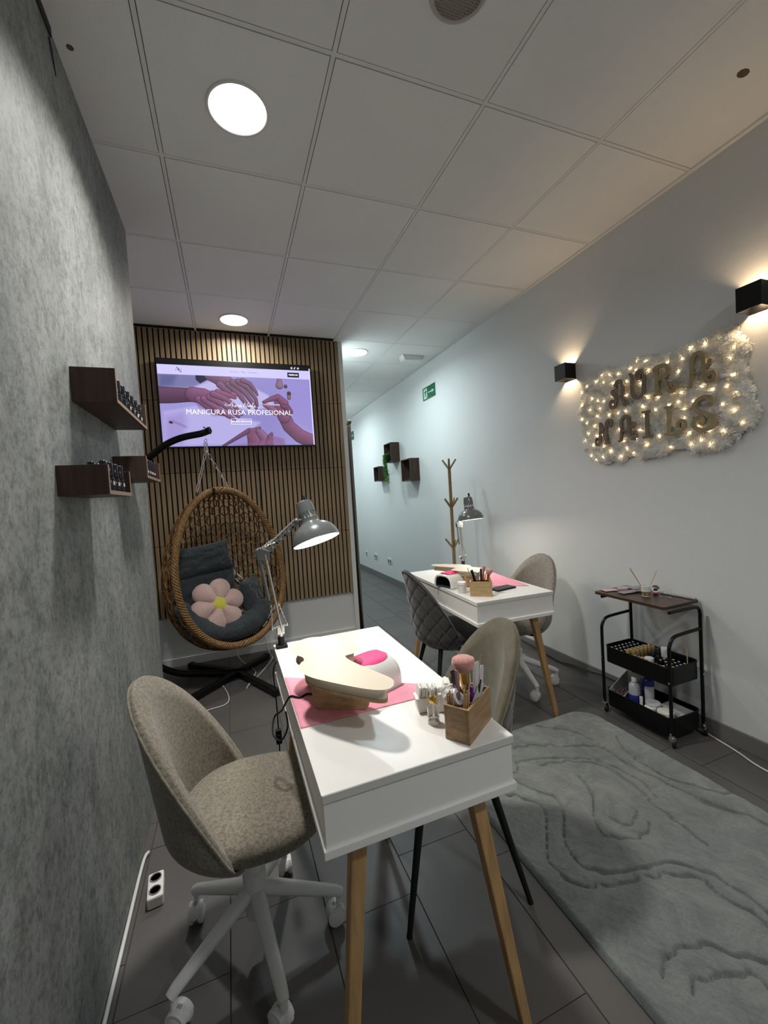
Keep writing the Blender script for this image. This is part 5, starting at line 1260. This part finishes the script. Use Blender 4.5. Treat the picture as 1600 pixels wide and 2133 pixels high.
def jar(name, label, loc, r, h_, mb_, ml_, lidr=1.06, lidh=.25):
    t_ = thing(name, label, 'jar', loc); MB().lathe([(0, 0), (r * .94, 0), (r, .003), (r, h_ * (1 - lidh)), (0, h_ * (1 - lidh))], 24).build('body', mb_, t_, smooth=40)
    MB().lathe([(r * lidr, h_ * (1 - lidh)), (r * lidr, h_ - .002), (r * lidr * .95, h_), (0, h_)], 24).build('lid', ml_, t_, smooth=40); return t_
M_milk = mat('milky_plastic', (.55, .55, .57), .35, sub=.2)
jar('clear_jar', 'translucent white jar standing high among the pots in the upper cart tray', ct(.040, .135), .021, .095, M_milk, M_milk)
jar('clear_jar', 'clear cup with dark contents at the wall side of the upper cart tray', ct(.205, .165, .3055), .020, .105, mat('smoky_cup', (.10, .10, .10), .3), M_milk, 1.04, .45)
jar('white_pot', 'tiny pot with a bright white lid at the near edge of the upper cart tray', ct(.024, .040), .012, .068, M_polb, M_whitep)
for k_, (u, v, m_) in enumerate([(.032, .165, M_bris), (.032, .100, M_pinkt), (.034, .070, M_pinkt)]):
    o = pillow(.03, .03, .02, Matrix.Identity(4), 30 + k_, .005, nu=12, nv=12).build('nail_swatch_bundle', m_, loc=ct(u, v, .382 if k_ == 0 else .372), smooth=80); tag(o, ['pale pink crumpled bundle at the front edge of the upper cart tray', 'reddish bundle below the translucent jar in the upper cart tray', 'dark pink bundle beside the tiny white-lidded pot'][k_], 'bundle')
slim('wooden_stick', 'thin brown stick standing at the near wall corner of the upper cart tray', 'stick', ct(.20, .045), ct(.205, .05, .44), .0025, M_wood)
# top items
t = thing('reed_diffuser', 'reed diffuser jar with white collar and three wooden reeds on the cart top', 'diffuser', (2.098, 1.592, .7003))
MB().lathe([(0, 0), (.021, 0), (.0225, .003), (.0225, .026), (.0205, .028), (.0205, .004), (0, .004)], 26).build('glass_jar', M_glass, t, smooth=50); MB().lathe([(0, .004), (.0200, .004), (.0200, .018), (0, .018)], 22).build('potpourri', mat('amber_oil', (.40, .28, .10), .3), t, smooth=50)
MB().lathe([(.0225, .026), (.0228, .056), (.018, .058), (.018, .040), (0, .040)], 26).build('collar', mat('matt_white_collar', (.62, .62, .58), .6), t, smooth=50)
for a, b_ in [((-.002, .004, .02), (-.060, .045, .158)), ((.0, .006, .02), (-.052, .048, .146)), ((.004, -.004, .02), (.048, -.030, .140))]: MB().tube([a, b_], .0018, 6).build('reed', M_wood, t, smooth=60)
t = thing('glass_globe', 'small clear glass ball ornament on a red base behind the diffuser', 'ornament', (2.165, 1.587, .7003))
MB().lathe([(0, 0), (.013, 0), (.015, .006), (.010, .012), (0, .012)], 16).build('base', mat('red_base', (.30, .02, .05), .3), t, smooth=50); MB().sphere((0, 0, .031), .0205, 20, 12).build('ball', M_glass, t, smooth=80); MB().sphere((0, 0, .028), .007, 10, 8, (1.4, 1, .8)).build('figure', mat('dark_red_figure', (.12, .03, .03), .4), t, smooth=80)
t = thing('crystal_strip', 'strip of clear faceted crystal beads laid along the near half of the cart top', 'ornament', (2.185, 1.50, .7003)); 
bb_ = None
for i in range(17):
    for j in range(2):
        loc = (-.010 + j * .013 + .035 - i * .0006, -.085 + i * .0105, .006)
        if bb_ is None: bb_ = MB().lathe([(0, -.006), (.0045, -.004), (.0062, 0), (.0045, .005), (0, .006)], 6).build('crystal', mat('cut_crystal', (.55, .55, .55), .05, .3, coat=1), t, loc=loc)
        else: inst('crystal', bb_.data, t, loc, rot=(0, 0, random.random()))
t = thing('nail_tip_display', 'pale pink and lilac nail swatch sheets spread over the far half of the cart top', 'swatches', (2.10, 1.72, .7003))
rnd = random.Random(4)
for i, (x, y, m_) in enumerate([(-.05, .06, mat('peach_sheet', (.55, .38, .35), .6)), (.0, .03, mat('lilac_sheet', (.42, .34, .37), .6)), (-.03, -.03, mat('mauve_sheet', (.30, .25, .27), .6)), (.05, .04, mat('lilac_sheet', (.42, .34, .37), .6)), (.03, -.04, mat('mauve_sheet', (.30, .25, .27), .6)), (.09, .0, mat('mauve_sheet', (.30, .25, .27), .6))]):
    pillow(.09, .055, .005, Matrix.Rotation(rnd.uniform(-.5, .5), 4, 'Z'), i, .003, nu=16, nv=12).build('sheet', m_, t, loc=(x, y, .004 + i * .0015), smooth=60)
o = tag(MB().tube(smoothpts([(2.05, 1.735, .714), (2.09, 1.70, .716), (2.12, 1.69, .714), (2.16, 1.64, .713)], 4), .002, 6).build('dark_cord', M_blackm, smooth=50), 'thin dark cord lying over the swatch sheets on the cart top', 'cord')
# lower tray
def cl_(u, v, z=.0515): return (CX0 + u, CY0 + v, z)
t = thing('scoop_bin', 'grey scoop-shaped plastic bin with small pieces at the far end of the lower cart tray', 'bin', cl_(.085, .325)); M_bin = mat('grey_bin', (.34, .35, .36), .5)
MB().add([(-.055, -.045, 0), (.075, -.045, 0), (.075, .04, 0), (-.055, .04, 0), (-.070, -.05, .082), (.08, -.05, .165), (.08, .045, .165), (-.070, .045, .082)], [(0, 1, 2, 3), (0, 4, 5, 1), (1, 5, 6, 2), (2, 6, 7, 3), (3, 7, 4, 0)]).build('bin_body', M_bin, t).modifiers.new('s', 'SOLIDIFY').thickness = .003
MB().tube([(-.070, -.05, .082), (.08, -.05, .165), (.08, .045, .165), (-.070, .045, .082)], .003, 6, closed=True).build('rim', M_bin, t, smooth=50)
sb = MB(); rnd = random.Random(8)
for i in range(60): sb.box((rnd.uniform(-.055, .06), rnd.uniform(-.038, .034), .070 + rnd.uniform(0, .012)), (.008, .006, .004), Matrix.Rotation(0, 4, 'Z'))
sb.build('small_pieces', mat('mixed_mauve', (.20, .12, .13), .5, noise_=(90, .6)), t)['kind'] = 'stuff'
def bottle(label, loc, r, h_, cols, lab=True, rz=0):
    t_ = thing('solution_bottle', label, 'bottle', loc, rz); f_ = .5
    MB().lathe([(0, 0), (r * .96, 0), (r, .004), (r, h_ * .55), (0, h_ * .55)], 24).build('filled_part', cols[0], t_, smooth=40)
    MB().lathe([(r, h_ * .55), (r, h_ * .74), (r * .85, h_ * .82), (r * .4, h_ * .87), (r * .4, h_ * .9), (0, h_ * .9)], 24).build('upper_body', cols[1], t_, smooth=40)
    MB().lathe([(r * .48, h_ * .885), (r * .48, h_ * .985), (r * .4, h_), (0, h_)], 18).build('cap', cols[2], t_, smooth=40)
    if lab:
        def lf(i, j): a = -2.2 - .85 + 1.7 * i / 10; return ((r + .0008) * math.cos(a), (r + .0008) * math.sin(a), h_ * (.22 + .45 * j))
        MB().grid(11, 2, lf).build('label', mat('white_label', (.55, .56, .58), .6), t_, merge=False)
M_blue = mat('deep_blue_liquid', (.02, .03, .22), .25); 
bottle('blue and clear solution bottle with white cap at the front of the lower cart tray', cl_(.045, .232), .0275, .205, (M_blue, mat('frosted_clear', (.38, .40, .44), .3), M_whitep), False)
bottle('tall deep blue bottle with white label at the back of the lower cart tray', cl_(.115, .205), .030, .235, (M_blue, M_blue, M_polb), True)
slim('white_tube', 'narrow upright white tube beside the front blue bottle in the lower cart tray', 'tube', cl_(.040, .190), cl_(.040, .190, .165), .0085, M_whitep)
jar('tub', 'low tub with white lid at the front edge of the lower cart tray', cl_(.041, .140), .026, .082, M_milk, M_whitep, 1.05, .2)
jar('tub', 'translucent rimmed tub behind the front jars of the lower cart tray', cl_(.075, .150), .032, .095, M_milk, M_milk, 1.12, .12)
jar('tub', 'largest white jar with embossed lid at the near end of the lower cart tray', cl_(.055, .068), .036, .090, M_milk, mat('ivory_lid', (.70, .68, .60), .4), 1.04, .42)
t = thing('plastic_case', 'clear hazy plastic case lying at the wall side of the lower cart tray', 'case', cl_(.155, .085)); MB().box((0, 0, .035), (.10, .13, .07)).build('case_body', mat('hazy_plastic', (.36, .35, .36), .3), t, bevel=.008); MB().box((0, 0, .0715), (.094, .124, .003)).build('lid', mat('hazy_lid', (.42, .41, .41), .25, noise_=(30, .3)), t, bevel=.001)

# ------------------------------------------------------------------ rug
RX0, RX1, RY0, RY1 = .885, 1.872, -.55, 1.835
CARVE = [[(1.11, 1.51), (1.16, 1.41), (1.2, 1.35), (1.17, 1.28), (1.07, 1.17), (1.05, 1.09), (1.1, 1.02), (1.22, .98), (1.33, .96), (1.39, .9), (1.42, .82), (1.42, .73), (1.40, .55), (1.45, .3)],
 [(1.02, 1.47), (1.08, 1.4), (1.11, 1.32), (1.04, 1.23), (.96, 1.13), (.97, 1.04), (1.05, .99), (1.2, .95), (1.3, .92), (1.35, .87), (1.36, .78), (1.38, .72), (1.33, .55), (1.36, .3)],
 [(1.39, 1.41), (1.35, 1.3), (1.25, 1.2), (1.23, 1.13), (1.28, 1.09), (1.36, 1.07), (1.42, 1.1)], [(1.31, 1.18), (1.32, 1.13), (1.37, 1.13), (1.43, 1.16)],
 [(1.29, 1.54), (1.41, 1.51), (1.51, 1.44), (1.55, 1.35), (1.55, 1.25), (1.52, 1.14), (1.52, 1.07), (1.51, 1.0), (1.51, .95)],
 [(1.2, 1.61), (1.32, 1.58), (1.43, 1.53), (1.54, 1.47), (1.58, 1.38), (1.6, 1.27), (1.56, 1.16)], [(1.5, 1.8), (1.62, 1.69), (1.65, 1.57), (1.65, 1.41), (1.67, 1.28), (1.69, 1.18), (1.71, 1.09), (1.76, 1.0), (1.8, .91), (1.84, .7)],
 [(1.79, 1.55), (1.73, 1.46), (1.71, 1.34), (1.72, 1.24), (1.78, 1.14), (1.86, 1.06)], [(.98, .74), (1.02, .76), (1.07, .77), (1.15, .75), (1.19, .72), (1.23, .68), (1.26, .65), (1.3, .5)],
 [(1.02, .69), (1.05, .7), (1.11, .69), (1.17, .66), (1.2, .62), (1.22, .4)], [(1.05, 1.66), (1.28, 1.7), (1.43, 1.64), (1.58, 1.56), (1.66, 1.51)], [(1.0, 1.6), (1.15, 1.55), (1.2, 1.61)], [(.95, .4), (1.1, .2), (1.3, .1), (1.6, 0)], [(1.7, .6), (1.6, .3), (1.7, 0)]]
SEG = []
for L_ in CARVE:
    P = smoothpts([(a, b, 0) for a, b in L_], 5); SEG += [((P[i].x, P[i].y), (P[i + 1].x, P[i + 1].y)) for i in range(len(P) - 1)]
nxr, nyr = 260, 560
gxr = np.linspace(0, 1, nxr); gyr = np.linspace(0, 1, nyr); Ug, Vg = np.meshgrid(gxr, gyr, indexing='ij')
Xg = RX0 + (RX1 - RX0) * Ug; Yg = RY0 + (RY1 - RY0) * Vg
dmin = np.full(Xg.shape, 9.0)
wob = .004 * np.sin(Yg * 61 + 3 * np.sin(Xg * 33)) + .003 * np.sin(Xg * 97 + Yg * 41)
for (x1, y1), (x2, y2) in SEG:
    if y2 < -.4: continue
    dx, dy = x2 - x1, y2 - y1; tt = np.clip(((Xg - x1) * dx + (Yg - y1) * dy) / (dx * dx + dy * dy + 1e-12), 0, 1); dmin = np.minimum(dmin, np.hypot(Xg - x1 - tt * dx + wob, Yg - y1 - tt * dy + wob))
edge = np.minimum(np.minimum(Ug * (RX1 - RX0), (1 - Ug) * (RX1 - RX0)), np.minimum(Vg * (RY1 - RY0), (1 - Vg) * (RY1 - RY0)))
Hh = .022 - .0165 * np.exp(-(dmin / .0038) ** 2) - .0035 * np.exp(-(dmin / .02) ** 2) + .0015 * np.sin(Xg * 23 + 2 * np.sin(Yg * 17)) + .0012 * np.sin(Yg * 140 + Xg * 30 + 3 * np.sin(Xg * 90)) * .5
Hh *= np.clip(edge / .012, 0.02, 1) ** .5
# rounded far end
cr_ = .13
for sx_, cx in ((-1, RX0 + cr_), (1, RX1 - cr_)):
    mk = ((Xg - cx) * sx_ > 0) & (Yg > RY1 - cr_); dd = np.hypot(Xg - cx, Yg - (RY1 - cr_)) + 1e-9
    # pull the corner in: map the square corner to a round one
    m_ = np.maximum(np.abs(Xg - cx), np.abs(Yg - (RY1 - cr_))); k_ = np.where(mk, m_ / dd, 1)
    Xg = np.where(mk, cx + (Xg - cx) * k_, Xg); Yg = np.where(mk, (RY1 - cr_) + (Yg - (RY1 - cr_)) * k_, Yg)
vs = np.stack([Xg.ravel(), Yg.ravel(), Hh.ravel() + .0005], 1); i0, j0 = np.mgrid[0:nxr - 1, 0:nyr - 1]; a0 = (i0 * nyr + j0).ravel()
rm = MB(); rm.v = vs.tolist(); rm.f = np.stack([a0, a0 + nyr, a0 + nyr + 1, a0 + 1], 1).tolist()
M_rug = bpy.data.materials.new('grey_green_pile'); M_rug.use_nodes = True; nt = M_rug.node_tree; b = nt.nodes['Principled BSDF']; b.inputs['Roughness'].default_value = .95; b.inputs['Sheen Weight'].default_value = .35; b.inputs['Specular IOR Level'].default_value = .1
tc = nt.nodes.new('ShaderNodeTexCoord'); n1 = nt.nodes.new('ShaderNodeTexNoise'); n1.inputs['Scale'].default_value = 8; n1.inputs['Detail'].default_value = 15; n1.inputs['Roughness'].default_value = .82; n1.inputs['Distortion'].default_value = .8
rp = nt.nodes.new('ShaderNodeValToRGB'); rp.color_ramp.elements[0].position = .40; rp.color_ramp.elements[1].position = .60; rp.color_ramp.elements[0].color = (.135, .155, .142, 1); rp.color_ramp.elements[1].color = (.255, .270, .248, 1)
n2 = nt.nodes.new('ShaderNodeTexNoise'); n2.inputs['Scale'].default_value = 110; n2.inputs['Detail'].default_value = 10; n2.inputs['Roughness'].default_value = .8; bp = nt.nodes.new('ShaderNodeBump'); bp.inputs['Strength'].default_value = 1.0; bp.inputs['Distance'].default_value = .008
for a, c in ((tc.outputs['Object'], n1.inputs[0]), (n1.outputs[0], rp.inputs[0]), (rp.outputs[0], b.inputs['Base Color']), (tc.outputs['Object'], n2.inputs[0]), (n2.outputs[0], bp.inputs['Height']), (bp.outputs[0], b.inputs['Normal'])): nt.links.new(a, c)
tag(rm.build('carved_rug', M_rug, smooth=180, merge=False), 'grey-green shaggy rug with carved wavy contour lines on the tiled floor', 'rug')

# ------------------------------------------------------------------ cables
def cord_of(owner, pts, r, name='cord'):
    o_ = MB().tube(smoothpts(pts, 6), r, 8).build(name, M_blackm, smooth=60); o_.parent = owner; o_.matrix_parent_inverse = owner.matrix_basis.inverted(); return o_
def cable(name, label, pts, r, m_, k_=6): return tag(MB().tube(smoothpts(pts, k_), r, 8).build(name, m_, smooth=60), label, 'cable')
cable('white_cable', 'white cable running along the right baseboard past the cart', [(2.225, 1.48, .006), (2.228, 1.40, .005), (2.212, 1.31, .005), (2.19, 1.22, .005), (2.165, 1.15, .005), (2.155, 1.08, .005), (2.15, .9, .005)], .0042, M_wcable)
cable('black_cable', 'thin black cable drooping along the baseboard behind the far table', [(2.232, 2.95, .06), (2.230, 2.86, .052), (2.230, 2.63, .034), (2.232, 2.5, .02), (2.232, 2.41, .012), (2.232, 2.3, .03), (2.230, 2.16, .042), (2.230, 2.03, .058), (2.230, 1.90, .06), (2.230, 1.7, .07)], .0028, M_blackm)
crd = cord_of(LAMP1, [(.150, 1.715, .70), (.118, 1.69, .67), (.119, 1.67, .55), (.116, 1.64, .38), (.108, 1.62, .24), (.085, 1.60, .12), (.06, 1.58, .01)], .0026)
sw = MB().box((.1165, 1.645, .42), (.022, .02, .055)).box((.1165, 1.634, .42), (.010, .004, .02)).build('inline_switch', M_blackm, bevel=.003); sw.parent = crd
cord_of(NAILLAMP1, [(.215, 1.20, .757), (.180, 1.235, .755), (.155, 1.222, .755), (.132, 1.245, .755), (.120, 1.26, .735), (.106, 1.30, .69), (.085, 1.33, .66), (.075, 1.29, .63), (.095, 1.26, .62), (.118, 1.27, .65), (.1175, 1.29, .69)], .0028)
cable('white_cable', 'white cable lying in loops on the floor under the hanging chair', [(-.02, 3.825, .20), (-.03, 3.82, .05), (.0, 3.72, .006), (.05, 3.55, .006), (.10, 3.40, .006), (.06, 3.25, .006), (.02, 3.12, .006), (.06, 3.22, .006), (.14, 3.36, .006), (.25, 3.62, .006), (.24, 3.78, .01), (.22, 3.835, .15), (.18, 3.84, .38)], .0035, M_wcable)
cable('white_cable', 'second white cable zigzagging over the floor toward the left wall', [(-.15, 3.30, .006), (-.10, 3.06, .006), (-.12, 2.94, .006), (-.25, 2.90, .006), (-.42, 2.74, .006), (-.52, 2.68, .006)], .0035, M_wcable)
cable('white_cable', 'white cable duct edge running along the foot of the left wall', [(LX + .008, .6, .012), (LX + .008, 1.0, .012), (LX + .008, 1.4, .012), (LX + .008, 1.74, .012), (LX + .02, 1.80, .012)], .006, M_wcable)
t = thing('power_strip', 'white power socket strip on the floor behind the front swivel chair', 'power strip', (-.335, 1.60, 0), math.radians(6)); MB().box((0, 0, .02), (.05, .11, .04)).build('strip_body', M_whitep, t, bevel=.006)
for k_ in (-1, 1): MB().lathe([(.019, 0), (.019, .003), (.016, .003), (.015, -.004), (0, -.004)], 18, Matrix.Translation((0, k_ * .027, .040))).build('socket', mat('socket_shadow', (.20, .20, .20), .6), t, smooth=40)
# white plugs seen through the wicker
t = thing('wall_power_strip', 'white plug strip on the slatted wall behind the hanging chair', 'power strip', (.01, SY - .026, .72), rot=(0, math.radians(-38), 0)); MB().box((0, 0, 0), (.05, .028, .20)).build('strip_body', M_whitep, t, bevel=.005)
for k_ in range(3): MB().lathe([(.017, 0), (.017, .004), (0, .004)], 14, Matrix.Translation((0, -.014, -.06 + .06 * k_)) @ Matrix.Rotation(pi / 2, 4, 'X')).build('socket', mat('socket_shadow', (.20, .20, .20), .6), t, smooth=40)
